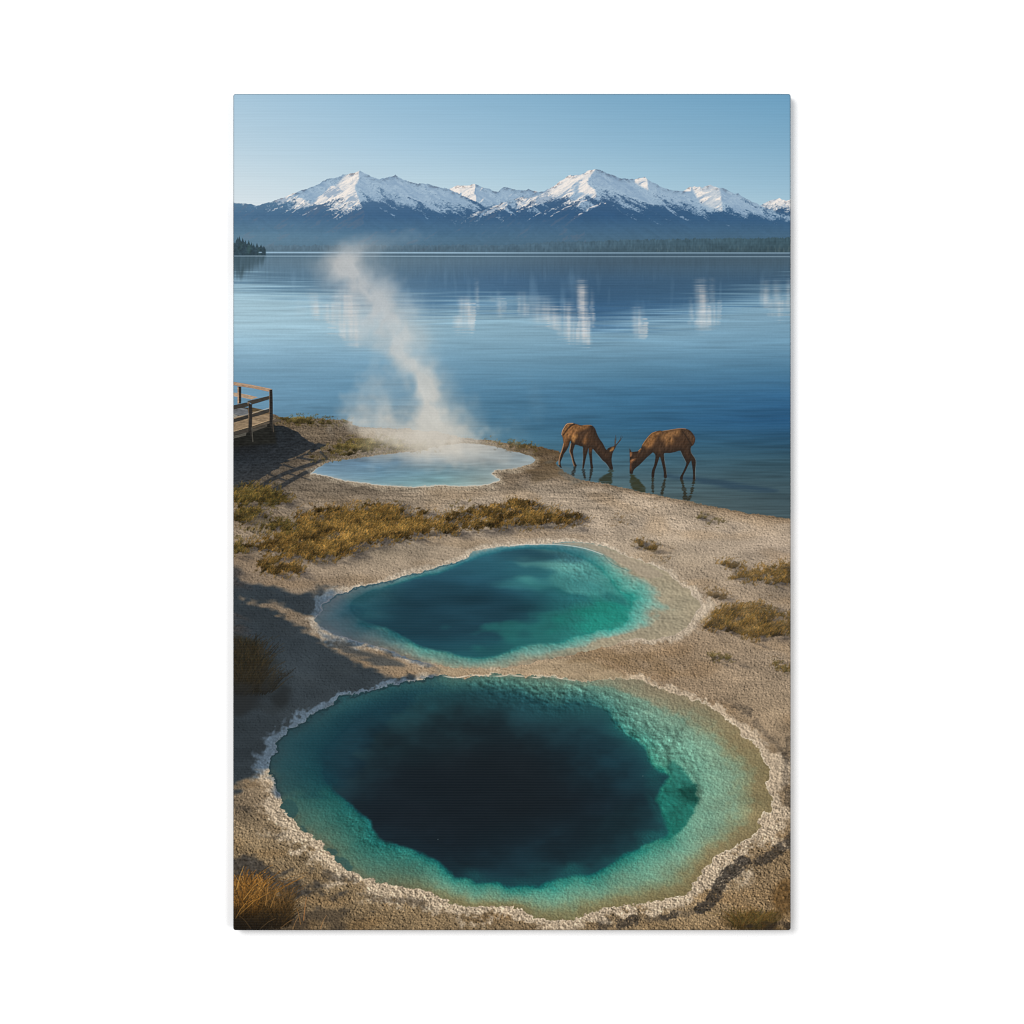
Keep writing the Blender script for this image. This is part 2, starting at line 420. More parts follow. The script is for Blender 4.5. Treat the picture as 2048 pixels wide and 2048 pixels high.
# ---- lake
def paint_lake():
    wl = np.interp(X[0], [466, 1583], [501.8, 504.2])
    a = ss(-.7, .7, Y - wl[None, :])
    dark = grid_ramp([
        (470, [(505, (100, 130, 150)), (525, (98, 128, 148)), (560, (92, 128, 153)), (590, (98, 140, 168)), (660, (100, 145, 175))]),
        (760, [(505, (98, 125, 142)), (525, (95, 124, 144)), (560, (84, 120, 148)), (600, (84, 126, 158)), (660, (90, 135, 168))]),
        (1000, [(505, (88, 116, 134)), (525, (83, 112, 134)), (560, (70, 107, 140)), (610, (70, 112, 148)), (680, (78, 122, 158))]),
        (1200, [(505, (74, 100, 118)), (525, (72, 98, 118)), (560, (60, 94, 124)), (610, (58, 98, 134)), (680, (70, 114, 152))]),
        (1560, [(505, (76, 100, 116)), (525, (72, 98, 116)), (560, (64, 98, 126)), (610, (70, 112, 146)), (680, (86, 130, 164))])])
    light = grid_ramp([
        (470, [(560, (140, 176, 194)), (610, (152, 185, 199)), (650, (150, 184, 199)), (700, (132, 172, 194)), (760, (112, 158, 186)), (830, (98, 142, 170)), (900, (96, 138, 164))]),
        (760, [(560, (140, 178, 197)), (620, (148, 184, 201)), (660, (142, 180, 198)), (710, (122, 165, 190)), (770, (100, 148, 178)), (840, (86, 134, 164)), (900, (86, 132, 160))]),
        (1000, [(560, (130, 172, 194)), (630, (140, 179, 198)), (680, (126, 168, 190)), (730, (104, 151, 178)), (790, (80, 131, 163)), (850, (66, 116, 146)), (900, (74, 122, 146)), (960, (84, 122, 138))]),
        (1250, [(560, (120, 164, 188)), (640, (132, 172, 194)), (690, (116, 160, 185)), (740, (88, 138, 168)), (790, (64, 118, 154)), (850, (52, 104, 138)), (900, (58, 102, 124)), (950, (74, 106, 118)), (1000, (84, 104, 106))]),
        (1570, [(560, (122, 162, 184)), (630, (124, 166, 190)), (690, (106, 153, 181)), (740, (76, 128, 162)), (790, (52, 106, 148)), (840, (40, 90, 132)), (880, (44, 88, 118)), (920, (54, 88, 104)), (970, (62, 88, 98)), (1040, (70, 90, 96))])])
    # ripples: fine and flat far off, longer nearer
    def rip(seed):
        a, b = ss(540, 620, Y), ss(690, 800, Y)
        f = gn(16, .75, seed) * (1 - a) + (.75 * gn(24, .9, seed + 1) + .6 * gn(38, 1.7, seed + 3)) * a * (1 - b) + (.75 * gn(22, 1.15, seed + 2) + .6 * gn(40, 2.2, seed + 4)) * b
        return f
    r1, r2 = rip(101), rip(111)
    big = gn(120, 5, 121)
    mid = gn(50, 3.2, 122)
    light, dark = desat(light, .88) * F(.975), desat(dark, .90) * F(.97)
    fr = .8 * gn(20, .7, 103) + .7 * gn(46, 1.1, 104)
    # the range mirrored in the lake, drawn out downwards and broken by ripples
    dsp = (2.0 + 3.5 * ss(550, 620, Y)) * fr + 1.5 * gn(70, 1.6, 105)
    my = np.clip((503 - (Y + dsp - 507) / 1.09) - PY0, 0, PH - 1)
    mx = np.clip(JX + .7 * r2, 0, PW - 1).astype(np.int32)
    def mirror(a):
        y0 = my.astype(np.int32)
        f = my - y0
        return a[y0, mx] * (1 - f) + a[np.minimum(y0 + 1, PH - 1), mx] * f
    zone = ss(716, 690, Y)
    lm = mirror(blur(LIT, 2.2, 11.0)) * zone
    yb = np.interp(X[0], [466, 520, 600, 680, 760, 860, 960, 1090, 1185, 1290, 1440, 1583], [577, 584, 598, 612, 622, 627, 618, 630, 668, 648, 622, 590])[None, :]
    lowb = np.interp(X[0], [466, 520, 600, 680, 760, 860, 900, 960, 1020, 1090, 1150, 1185, 1230, 1290, 1330, 1380, 1440, 1500, 1583],
                     [572, 580, 592, 608, 622, 630, 622, 620, 614, 628, 652, 668, 662, 648, 641, 632, 622, 606, 590])[None, :]
    ln_ = .8 * gn(34, .8, 108) + .6 * gn(90, 1.1, 109)
    m = ss(-46, 26, Y - lowb + 9.5 * ln_ + 2 * gn(90, 1.6, 106))
    light = light * (1 + .09 * ss(950, 500, X) * ss(740, 660, Y))[..., None]
    col = dark + (light - dark) * m[..., None]
    vert = gn(2.2, 26, 131)
    wht = np.clip(lm * 1.25 - .2, 0, .42) * ss(560, 700, X) * np.clip(.86 + .22 * vert + .10 * fr, .2, 1.15)
    for x0, x1, y0, y1, sl, al in [(620, 641, 585, 638, 12, .55), (668, 676, 575, 640, 2, .4), (686, 716, 572, 686, 16, .75), (921, 944, 592, 645, 8, .75), (951, 956, 556, 624, 2, .45), (994, 1004, 586, 634, 2, .4),
                                  (1036, 1056, 576, 632, 4, .35), (1060, 1110, 590, 650, 22, .45), (1128, 1152, 600, 680, 8, .62), (1157, 1176, 556, 688, 8, .78), (1180, 1187, 580, 640, 2, .4), (1268, 1286, 614, 674, 2, .55),
                                  (1380, 1388, 594, 644, 2, .4), (1394, 1416, 562, 662, 6, .74), (1421, 1431, 560, 632, 2, .5), (1524, 1540, 560, 618, 2, .5), (1548, 1562, 560, 610, 2, .45), (1575, 1583, 556, 612, 1, .45)]:
        xs_ = X - sl * (Y - (y0 + y1) / 2) / (y1 - y0) + .9 * r2
        w = 4.0 + .24 * (x1 - x0)
        e_ = ss(x0 - w, x0 + w, xs_) * ss(x1 + w, x1 - w, xs_)
        v_ = ss(y0 - 12, y0 + 34, Y + 3 * fr) * ss(y1 + 8, y1 - 20, Y + 4 * fr)
        wht = np.maximum(wht, e_ * v_ * al * .80 * np.clip(.9 + .20 * vert + .09 * fr, .2, 1.1))
    wht = np.clip(wht * (1 + .10 * gn(30, .6, 107)), 0, .9)
    wc = rgb(226, 217, 210)
    # pale upright gleams of snowfields in the dark reflection
    gl = np.clip(gn(4, 26, 132) - .7, 0, 2) * ss(525, 565, Y) * (1 - m) * .10
    col = col + (rgb(150, 182, 202) - col) * gl[..., None]
    col = col + (wc - col) * (wht * .92)[..., None]
    k = (.009 + .008 * ss(560, 650, Y) + .015 * ss(720, 850, Y) + .020 * ss(840, 940, Y))
    far = ss(575, 548, Y)
    trans = np.exp(-((Y - yb) / 34) ** 2) * .026
    col = col * (1 + (k * (1 - .75 * far) + trans) * r1 + .010 * r2 * (1 - far) + .012 * big + .012 * mid * ss(600, 700, Y) + .010 * gn(1, 9, 133) * far)[..., None]
    # dark troughs near the shore
    tro = ss(.9, 2.2, r1) * ss(690, 780, Y) * .07
    col = col * (1 - tro)[..., None]
    over(a, col)
    REG[a > .5] = 5
    # narrow bright waterlines with a dark band between them
    t = (X - 466) / 1117
    for yc, w, al, c in [(504.0, 1.3, .92, (172, 205, 228)), (507.9, 1.5, .75, (70, 94, 112)), (511.3, .8, .80, (160, 187, 204)), (514.5, 1.2, .35, (70, 98, 118))]:
        yy = yc + t * 1.1 + .5 * gn(220, .1, 141 + int(yc))[0][None, :] * .5
        b = np.exp(-((Y - yy) / w) ** 2) * al * (.9 + .12 * gn(90, .5, 150)[0][None, :])
        f = (1 - .35 * ss(900, 1500, X)) if yc < 506 else 1.
        over(np.clip(b * f, 0, 1) * ss(470, 480, X + 30), rgb(*c))
    # near conifers on the left and what they mirror
    xs = X[0]
    tops = np.full(PW, 512.)
    for cx, ty, w in [(466, 480, 9), (473, 473, 8), (477, 471, 8), (484, 474, 9), (489, 479, 7), (496, 479, 8), (502, 484, 7), (506, 485.5, 5), (512.5, 485, 6), (521, 487, 8), (526, 491, 7)]:
        dx = np.abs(xs - cx)
        tops = np.minimum(tops, np.where(dx < w, ty + (dx / w) ** .85 * (512 - ty) * .55, 512))
    tops = tops + vnoise(xs / 1.6, xs * 0, 161) * 1.2
    a = ss(.9, -.9, tops[None, :] - Y) * ss(.8, -.8, Y - 510.2) * ss(532, 529, X)
    tc = rgb(52, 70, 80) * (1 + .05 * gn(1.6, 2.6, 162) + .04 * gn(.8, .8, 163))[..., None] + rgb(3, 5, 2) * np.clip(gn(3, 4, 164), 0, 2)[..., None]
    a = a * (1 - .8 * ss(514, 518, X) * ss(1.5, .4, np.abs(Y - 503.8)) * ss(524, 521, X))
    over(a * .97, tc)
    REG[a > .5] = 6
    dep = np.interp(xs, [466, 480, 492, 500, 510, 525, 532], [545, 548, 540, 534, 528, 520, 512]) + 5 * vnoise(xs / 3.5, xs * 0, 165)
    a = ss(14, -10, Y - dep[None, :]) * ss(510, 513, Y) * ss(534, 528, X) * np.clip(.86 + .1 * gn(1.2, 9, 166), 0, 1)
    over(a * .85, rgb(62, 82, 92))
    b = np.exp(-((Y - 510.9) / .8) ** 2) * ss(536, 520, X)
    over(b * (.35 + .3 * ss(480, 530, X)), rgb(132, 148, 158))

# ---- shore ground
SHORE = [(466, 812), (530, 822), (545, 827), (560, 834), (580, 836), (608, 836), (650, 837.5), (695, 842), (704, 846), (712, 850), (728, 854.5), (760, 856), (800, 857.5), (845, 861), (884, 866), (935, 876), (980, 880.5), (1020, 887), (1050, 890), (1080, 894),
         (1119, 903), (1125, 912), (1112, 926), (1126, 940), (1140, 950), (1155, 957), (1170, 960.5), (1195, 965), (1224, 970), (1250, 976), (1269, 980), (1295, 986), (1320, 991), (1350, 997), (1380, 1003), (1410, 1009), (1440, 1015), (1470, 1021), (1500, 1027), (1540, 1032), (1600, 1041),
         (1600, 1900), (440, 1900), (440, 812)]
SHADE = [(440, 1156), (500, 1166), (545, 1177), (600, 1192), (655, 1183), (690, 1200), (880, 1345), (868, 1372), (840, 1392), (800, 1420), (740, 1500), (690, 1566), (640, 1584), (585, 1590), (556, 1588), (545, 1556), (520, 1552), (440, 1553)]
SUNLIT = [(480, 1200), (520, 1204), (555, 1211), (600, 1228), (626, 1240), (650, 1260), (700, 1284), (770, 1304), (840, 1328), (885, 1348), (850, 1359), (800, 1353), (745, 1336), (690, 1312), (640, 1282), (600, 1256), (572, 1232), (530, 1217), (490, 1208)]
RIMSHADE = [(636, 1262), (670, 1276), (705, 1292), (770, 1313), (806, 1330), (770, 1330), (712, 1313), (660, 1288)]

def ground_noise():
    h1 = gn(1.0, .7, 201) + .7 * gn(2.2, 1.1, 202) + .35 * gn(6, 2.2, 203)
    h2 = gn(1.1, .9, 204) + .5 * gn(2.4, 1.8, 205) + .35 * gn(7, 3.5, 206)
    h3 = gn(1.15, 1.05, 207) + .65 * gn(2.2, 1.9, 208) + .2 * gn(8, 6, 209)
    w1, w3 = ss(1180, 1020, Y), ss(1380, 1640, Y)
    h = h1 * w1 + h3 * w3 + h2 * (1 - w1) * (1 - w3)
    return h

def paint_ground(shade):
    d = sdf(smooth_poly(SHORE[:-3], 4, False).tolist() + SHORE[-3:], 40, 2)
    n = gn(5, 1.6, 211) * .7 + gn(1.3, 1, 212) * .5
    d = d + n
    land = ss(1.2, -1.2, d)
    base = grid_ramp([
        (470, [(830, (128, 108, 82)), (900, (134, 112, 86)), (960, (140, 122, 100)), (1060, (158, 138, 114)), (1150, (152, 130, 106)), (1300, (140, 122, 100)), (1600, (142, 122, 96)), (1700, (142, 120, 88)), (1860, (112, 94, 70))]),
        (760, [(830, (136, 112, 84)), (900, (142, 120, 94)), (980, (142, 124, 102)), (1020, (156, 138, 116)), (1100, (164, 146, 122)), (1160, (168, 148, 124)), (1300, (172, 146, 116)), (1700, (150, 126, 92)), (1860, (138, 114, 80))]),
        (1080, [(890, (128, 102, 72)), (930, (134, 110, 84)), (980, (166, 148, 126)), (1060, (180, 160, 136)), (1120, (176, 156, 132)), (1330, (172, 148, 118)), (1860, (132, 110, 80))]),
        (1340, [(990, (170, 150, 126)), (1060, (186, 166, 142)), (1120, (182, 162, 136)), (1200, (172, 150, 124)), (1300, (160, 134, 104)), (1380, (166, 140, 110)), (1860, (146, 122, 88))]),
        (1575, [(1030, (168, 148, 124)), (1100, (180, 160, 138)), (1200, (166, 144, 118)), (1320, (170, 148, 122)), (1440, (168, 144, 114)), (1560, (150, 128, 100)), (1700, (140, 116, 84)), (1860, (138, 112, 78))])])
    h = ground_noise()
    e = emboss(h, 2, -1)
    e = e / e.std()
    e = e + .45 * (gn(.9, .8, 223) + .25 * h)
    e = np.clip(e / e.std(), -2.6, 2.6)
    big = gn(40, 14, 221)
    med = gn(14, 6, 222)
    amp = .074 + .085 * ss(1480, 1720, Y) + .03 * ss(960, 860, Y) + .02 * ss(1230, 1320, Y) * ss(1000, 1150, X)
    sh = 1 - ss(-.1, .5, shade) * .45
    lum = 1 + amp * sh * e + .035 * big + .035 * med
    base = base * (1 - .02 * ss(1450, 1700, Y) - .20 * ss(1010, 950, Y) * ss(1200, 900, X) * .6 - .06 * ss(1110, 1060, Y) * ss(900, 700, X) + .05 * ss(1080, 1250, X) * ss(1180, 1080, Y))[..., None]
    stain = fbm(X / 60, Y / 26, 241, 5)
    lum = lum + .10 * stain
    grey = 1 - .22 * ss(1010, 950, Y) * ss(1200, 900, X)
    base = desat(base, .86 - 0.0) * rgb(240, 242, 250)
    base = base.mean(-1, keepdims=True) + (base - base.mean(-1, keepdims=True)) * grey[..., None]
    lum = lum + .05 * gn(9, .9, 242) * ss(1060, 980, Y) + .04 * gn(22, 1.6, 243) * ss(1060, 980, Y)
    col = base * rgb(246, 243, 234) * lum[..., None]
    # browner damp patches and dark pits
    # gravel: dark creases between the grains
    c1 = np.abs(gn(1.7, 1.15, 251)) * (1 - ss(1350, 1600, Y)) + np.abs(gn(2.5, 2.1, 252)) * ss(1350, 1600, Y)
    crease = ss(.34, .02, c1) * (.10 - .02 * ss(1400, 1620, Y)) * sh * np.clip(.9 + .15 * med, .1, 1.5)
    col = col * (1.03 - crease)[..., None]
    spk = ss(1.3, 2.2, gn(1.2, 1.1, 253)) * ss(1420, 1620, Y) * .22
    col = col * (1 + spk)[..., None]
    pit = ss(1.0, 2.2, -e) * (.12 + .16 * ss(1500, 1750, Y))
    col = col * (1 - pit)[..., None]
    tint = ss(.0, 1.6, gn(26, 9, 224)) * (.22 + .10 * ss(1480, 1650, Y))
    col = col * (1 + tint[..., None] * (rgb(238, 214, 178) - 1))
    over(land, np.clip(col, 0, 1))
    REG[land > .5] = 7
    # wet dark margin along the water
    wet = ss(-16, 0, d) * land * ss(1040, 1090, X) * .34
    mul(wet, (.62, .55, .46))
    edge = np.exp(-((d + 1.5) / 2.2) ** 2) * ss(1150, 1250, X) * .35 * (.6 + .4 * np.clip(gn(10, 3, 226), -1, 1))
    over(np.clip(edge, 0, 1), rgb(78, 68, 52))
    # the drowned brown flat behind the first animal
    w2 = blob(1105, 930, 75, 26, 12, .2, gn(12, 4, 227), .3) * land
    over(w2 * .5, rgb(96, 80, 58) * (1 + .1 * gn(14, 1.4, 228))[..., None])
    w3 = blob(1135, 945, 38, 13, 25, .3, gn(9, 3, 229), .3)
    over(w3 * .35, rgb(94, 100, 98))
    # shelf of pale sinter behind the steaming pool
    c1 = blob(800, 869, 85, 11, 3, .3, gn(12, 4, 230), .25) * land
    over(c1 * .6, rgb(176, 158, 132) * (1 + .05 * e)[..., None])
    # small dark scraps and twigs
    r = np.random.default_rng(31)
    for _ in range(90):
        x, y = r.uniform(1180, 1580), r.uniform(1000, 1370)
        if d[min(max(int(y - PY0), 0), PH - 1), min(int(x - PX0), PW - 1)] > -8:
            continue
        L = r.uniform(2, 12)
        over(seg_cov([(x, y), (x + L, y + r.normal(0, .8))], r.uniform(.3, .9), .3) * r.uniform(.25, .7), rgb(104, 82, 54))
    return d, land, e, h
# ---- grass
GRASS = [
    # outline, blades, height range, palette, lean, base darkness
    ([(590, 1028), (608, 1019), (640, 1018), (680, 1015), (740, 1010), (767, 1011), (812, 1019), (806, 1030), (835, 1024), (875, 1031), (905, 1029), (920, 1026), (950, 1018), (972, 1012), (995, 1010), (1020, 1002), (1056, 1005), (1078, 1012), (1066, 1016), (1125, 1022), (1150, 1028), (1170, 1037), (1164, 1045),
      (1119, 1050), (1090, 1048), (1062, 1054), (1045, 1058), (1020, 1053), (985, 1056), (950, 1057), (930, 1060), (905, 1066), (860, 1073), (830, 1074), (785, 1084), (750, 1088), (725, 1094), (712, 1100), (695, 1108), (672, 1120), (650, 1120), (608, 1119), (590, 1116), (562, 1115), (551, 1103), (530, 1102), (515, 1100), (488, 1094), (500, 1084), (520, 1078), (545, 1070), (565, 1062), (590, 1050)], 9000, 6, 15, 'gold', 1),
    ([(455, 980), (480, 974), (500, 972), (545, 977), (582, 1000), (560, 1007), (500, 1012), (455, 1010)], 1500, 7, 15, 'olive', 1),
    ([(455, 1020), (490, 1019), (515, 1022), (540, 1036), (565, 1040), (590, 1052), (560, 1062), (510, 1060), (480, 1054), (455, 1042)], 1500, 7, 14, 'olive', 1),
    ([(516, 1127), (545, 1119), (575, 1121), (600, 1135), (592, 1146), (555, 1150), (522, 1144)], 900, 9, 18, 'gold', 1),
    ([(455, 1082), (476, 1086), (490, 1096), (480, 1104), (455, 1106)], 300, 7, 14, 'olive', 1),
    ([(556, 838), (580, 837), (608, 836), (650, 838), (690, 843), (700, 845), (660, 846), (620, 846), (575, 843)], 900, 3, 7, 'green', 1),
    ([(690, 882), (720, 876), (800, 880), (850, 886), (880, 890), (868, 897), (830, 897), (780, 898), (720, 903), (690, 911), (660, 916), (628, 917), (622, 913), (650, 900), (670, 890)], 2600, 3, 7, 'green', 1),
    ([(1434, 1124), (1460, 1122), (1490, 1131), (1486, 1137), (1450, 1133)], 420, 5, 10, 'gold', .8),
    ([(1461, 1156), (1480, 1148), (1500, 1142), (1540, 1132), (1600, 1128), (1600, 1165), (1560, 1172), (1510, 1165)], 1700, 7, 14, 'gold', .86),
    ([(1405, 1248), (1418, 1232), (1440, 1218), (1475, 1210), (1520, 1210), (1560, 1222), (1600, 1236), (1600, 1262), (1545, 1272), (1505, 1279), (1485, 1272), (1450, 1262), (1415, 1259)], 4300, 7, 16, 'gold', .80),
    ([(1413, 1184), (1430, 1180), (1452, 1186), (1458, 1196), (1430, 1197)], 350, 5, 9, 'dry', .5),
    ([(1270, 1084), (1290, 1082), (1308, 1090), (1320, 1097), (1290, 1097)], 330, 4, 9, 'gold', .8),
    ([(1420, 1313), (1440, 1308), (1458, 1315), (1462, 1321), (1432, 1321)], 300, 5, 10, 'green', .8),
    ([(1546, 1330), (1560, 1325), (1576, 1332), (1583, 1342), (1562, 1341)], 280, 6, 11, 'olive', .8),
    ([(1398, 1034), (1415, 1031), (1436, 1039), (1448, 1044), (1420, 1043)], 260, 4, 8, 'green', .8),
    ([(1224, 1036), (1245, 1034), (1262, 1039), (1250, 1043), (1228, 1042)], 130, 4, 7, 'dry', .35),
    ([(1300, 1108), (1320, 1108), (1334, 1116), (1318, 1120)], 100, 4, 7, 'dry', .3),
    ([(905, 1008), (930, 1005), (940, 1010), (915, 1012)], 160, 4, 7, 'olive', .7),
    ([(975, 879), (1010, 882), (1050, 888), (1075, 894), (1060, 899), (1020, 894), (985, 886)], 600, 3, 6, 'olive', .7),
]
PAL = {
    'gold': [(166, 124, 62), (148, 110, 52), (132, 98, 47), (116, 90, 44), (102, 83, 43), (90, 78, 43), (160, 124, 68), (76, 66, 38)],
    'olive': [(128, 102, 50), (106, 90, 44), (90, 82, 42), (78, 74, 40), (120, 94, 46), (140, 112, 58), (64, 58, 36)],
    'green': [(108, 94, 54), (94, 86, 48), (84, 80, 44), (112, 94, 52), (124, 104, 60)],
    'dry': [(140, 110, 68), (124, 98, 60), (112, 92, 58)],
}

def paint_grass(shade):
    allm = np.zeros((PH, PW), F)
    n1, n2 = gn(9, 4, 301), gn(2.4, 1.3, 302)
    patch = gn(16, 5, 306)
    masks = []
    for k, g in enumerate(GRASS):
        d = sdf(smooth_poly(g[0], 4), 30, 1)
        m = ss(4.5, -5.5, d + 3 + 3.6 * n1 + 4.2 * n2)
        m = m * (1 - .75 * ss(.75, 1.7, patch + .5 * n2))
        masks.append((d, m * g[5]))
        allm = np.maximum(allm, m * g[5])
    # shadows thrown to the right and towards the viewer
    s = np.zeros((PH, PW), F)
    for q in range(1, 8):
        s = np.maximum(s, np.roll(np.roll(allm, q * 5, 1), q * 2, 0) * (1.08 - q / 9) * ss(880, 980, Y))
    s = blur(s, 3.0, 1.0) * 1.4 * np.clip(.85 + .35 * n1 + .25 * gn(5, 1.5, 307), .15, 1.1)
    over(np.clip(s, 0, 1) * .74, rgb(64, 60, 58) * (1 + .14 * gn(1.2, .9, 303))[..., None])
    clump = gn(12, 4.5, 304)
    small = gn(4.5, 2.2, 305)
    for k, (g, (d, m)) in enumerate(zip(GRASS, masks)):
        pal = np.array(PAL[g[4]], F) / 255
        mean = pal.mean(0)
        bd = .76 if g[4] != 'dry' else .9
        body = desat(mean[None], .88)[0] * (bd * (1 + .16 * clump + .16 * small + .12 * gn(1, 1.8, 308)))[..., None]
        over(np.clip(m * 1.0, 0, 1) * (.80 if g[5] >= 1 else .5), np.clip(body, 0, 1))
        # light on the tufts: brighter towards their upper left, own shade on the lower right
        inside = ss(0, -16, d + 4 * n1)
        low = np.clip(m - np.roll(np.roll(m, -9, 1), -7, 0), 0, 1)
        lit = 1.08 + .11 * clump + .15 * small - .46 * low
        lit = np.clip(lit * .93, .32, 1.45)
        b = blades(m * ss(1.5, -1.5, d - 1), int(g[1] * 1.2), g[2] * .36, g[3] * .48, .5, PAL[g[4]], 400 + k, .35, .50, lit)
        if b:
            over(b[1] * (.82 if g[5] >= 1 else .55), b[0])
        out = ss(16, 2, d) * ss(.35, .9, gn(3, 1.4, 309) + .4 * n1) * (.8 if g[5] >= 1 else .5)
        b = blades(out, int(g[1] * .22), g[2] * .35, g[3] * .5, .5, PAL[g[4]], 440 + k, .5, .7)
        if b:
            over(b[1] * .6, b[0])
        REG[(d < 0) & (m > .3)] = 20 + k
    return allm

def paint_tall_grass():
    # dark bush in the shade at the left edge
    m = blob(484, 1336, 50, 52, -20, .2, gn(10, 8, 311), .22)
    m2 = blob(480, 1372, 74, 44, 6, .1, gn(12, 8, 312), .25)
    over(m2 * .75, rgb(38, 41, 42))
    over(m * .9, rgb(42, 40, 32) * (1 + .12 * gn(1.2, 3, 313))[..., None])
    root = blob(484, 1350, 42, 36, -10, .4)
    b = blades(root, 1250, 12, 48, .08, [(54, 48, 33), (46, 42, 31), (41, 38, 30), (64, 52, 33), (37, 36, 30), (52, 43, 31)], 501, .35, .66)
    over(b[1] * .7, b[0])
    b = blades(blob(494, 1378, 52, 14, 0, .3), 380, 10, 44, .6, [(46, 43, 35), (54, 48, 36), (42, 40, 35)], 502, .4, .6)
    over(b[1] * .7, b[0])
    d = blob(466, 1400, 60, 36, 0, .0, gn(10, 6, 314), .2)
    over(d * .55, rgb(44, 46, 47))
    REG[(m > .45)] = 60
    # golden clump at the lower left corner, long blades
    m = blob(490, 1840, 96, 36, 8, .1, gn(14, 8, 321), .25)
    over(m * .85, rgb(46, 39, 29) * (1 + .2 * gn(1.5, 3, 322))[..., None])
    sh = blob(520, 1752, 105, 26, 20, .1, gn(12, 6, 323) + .6 * gn(4, 3, 329), .4)
    over(sh * .78, rgb(56, 54, 52) * (1 + .15 * gn(1.6, 1.3, 324))[..., None])
    sh = blob(640, 1835, 60, 16, 5, .2, gn(12, 6, 325), .5)
    over(sh * .5, rgb(56, 50, 44))
    root = blob(488, 1842, 88, 18, 4, .5)
    b = blades(root, 700, 14, 48, .15, [(92, 68, 36), (70, 54, 32), (54, 43, 29), (108, 78, 40), (42, 36, 27)], 511, .5, .4)
    over(b[1] * .8, b[0])
    root = blob(476, 1818, 42, 20, 4, .5)
    b = blades(root, 460, 22, 70, .16, [(166, 114, 50), (148, 100, 44), (122, 84, 40), (180, 130, 64), (92, 66, 35), (76, 56, 32)], 512, .5, .36)
    over(b[1] * .9, b[0])
    root = blob(550, 1815, 34, 14, 4, .5)
    b = blades(root, 150, 14, 46, .12, [(134, 96, 52), (104, 78, 44), (80, 62, 38)], 513, .5, .4)
    over(b[1] * .75, b[0])
    r = np.random.default_rng(77)
    for x, y, dx, dy, c in [(472, 1780, 14, -46, (196, 150, 80)), (486, 1800, 38, -40, (176, 130, 66)), (530, 1812, 8, -54, (160, 118, 66)), (540, 1816, 22, -50, (150, 112, 62)), (606, 1842, 6, -46, (176, 122, 72)), (600, 1850, -8, -34, (150, 108, 62)), (470, 1838, 20, -30, (200, 146, 70)), (478, 1830, 60, -44, (168, 122, 58)),
                            (585, 1858, 10, -22, (170, 130, 84)), (640, 1858, 12, -26, (160, 122, 80)), (520, 1858, 30, -20, (150, 116, 72)), (560, 1858, 26, -18, (150, 112, 70)), (500, 1858, -24, -26, (164, 126, 74))]:
        over(seg_cov([(x, y), (x + dx * .5, y + dy * .62), (x + dx, y + dy)], .9, .35) * .8, rgb(*c))
    d = ss(1796, 1850, Y - (X - 466) * .10) * ss(650, 500, X) * .72
    over(d, rgb(30, 26, 22))
    REG[(m > .5)] = 61
    # corner tuft, lower right
    m = blob(1512, 1846, 58, 22, 0, .2, gn(10, 6, 331), .3)
    over(m * .7, rgb(74, 58, 34) * (1 + .2 * gn(1.4, 2.4, 332))[..., None])
    b = blades(blob(1508, 1853, 40, 8, 0, .5), 300, 6, 34, .0, [(122, 96, 50), (96, 82, 42), (106, 76, 38), (74, 62, 36), (84, 76, 40)], 521, .8, .45)
    over(b[1] * .75, b[0])
    over(blob(1560, 1856, 40, 8, 0, .2, gn(8, 4, 333), .4) * .7, rgb(44, 38, 34))
    REG[m > .5] = 62
    m = blob(1582, 1790, 26, 36, 0, .1, gn(9, 7, 334), .3)
    over(m * .6, rgb(96, 70, 38) * (1 + .2 * gn(1.4, 2.0, 335))[..., None])

# ---- hot springs
P1 = zp(440, 740, 3.331, [(600, 690), (640, 655), (690, 628), (740, 610), (820, 598), (900, 588), (990, 575), (1080, 563), (1190, 552), (1300, 540), (1420, 512), (1520, 496), (1620, 488), (1700, 490), (1780, 500), (1860, 518), (1932, 540), (2000, 552), (2060, 572), (2102, 594), (2090, 612), (2060, 626), (2020, 640), (1980, 652), (1920, 660),
                          (1850, 668), (1815, 682), (1816, 694), (1836, 708), (1862, 724), (1850, 742), (1780, 765), (1700, 772), (1600, 775), (1450, 770), (1300, 779), (1200, 778), (1100, 770), (1030, 764), (950, 750), (880, 745), (800, 730), (740, 716), (690, 704), (630, 694)])
P2 = [(626, 1240), (634, 1231), (644, 1222), (643, 1213), (652, 1203), (668, 1193), (684, 1184), (701, 1177.5), (720, 1173), (740, 1169.6), (776, 1163), (790, 1158), (806, 1152), (822, 1148), (842, 1144), (864, 1138), (884, 1132), (910, 1125), (930, 1117), (940, 1108), (952, 1103), (980, 1096), (1020, 1091), (1065, 1088.5), (1100, 1087), (1140, 1084.5), (1175, 1086), (1205, 1092),
      (1228, 1099), (1248, 1110), (1268, 1116), (1292, 1127), (1316, 1135), (1336, 1147), (1348, 1158), (1362, 1170), (1380, 1180), (1388, 1193), (1402, 1207), (1396, 1222), (1386, 1236), (1380, 1248), (1366, 1260), (1344, 1274), (1326, 1276), (1302, 1280), (1276, 1278), (1245, 1283), (1228, 1290), (1212, 1294), (1170, 1304), (1125, 1313), (1090, 1320), (1050, 1330),
      (1005, 1337), (950, 1338), (905, 1336), (878, 1331), (858, 1328), (839, 1323), (820, 1318), (800, 1312), (784, 1303), (768, 1298), (750, 1293), (735, 1288), (718, 1285), (704, 1280), (684, 1274), (664, 1266), (652, 1258), (640, 1254), (632, 1246)]
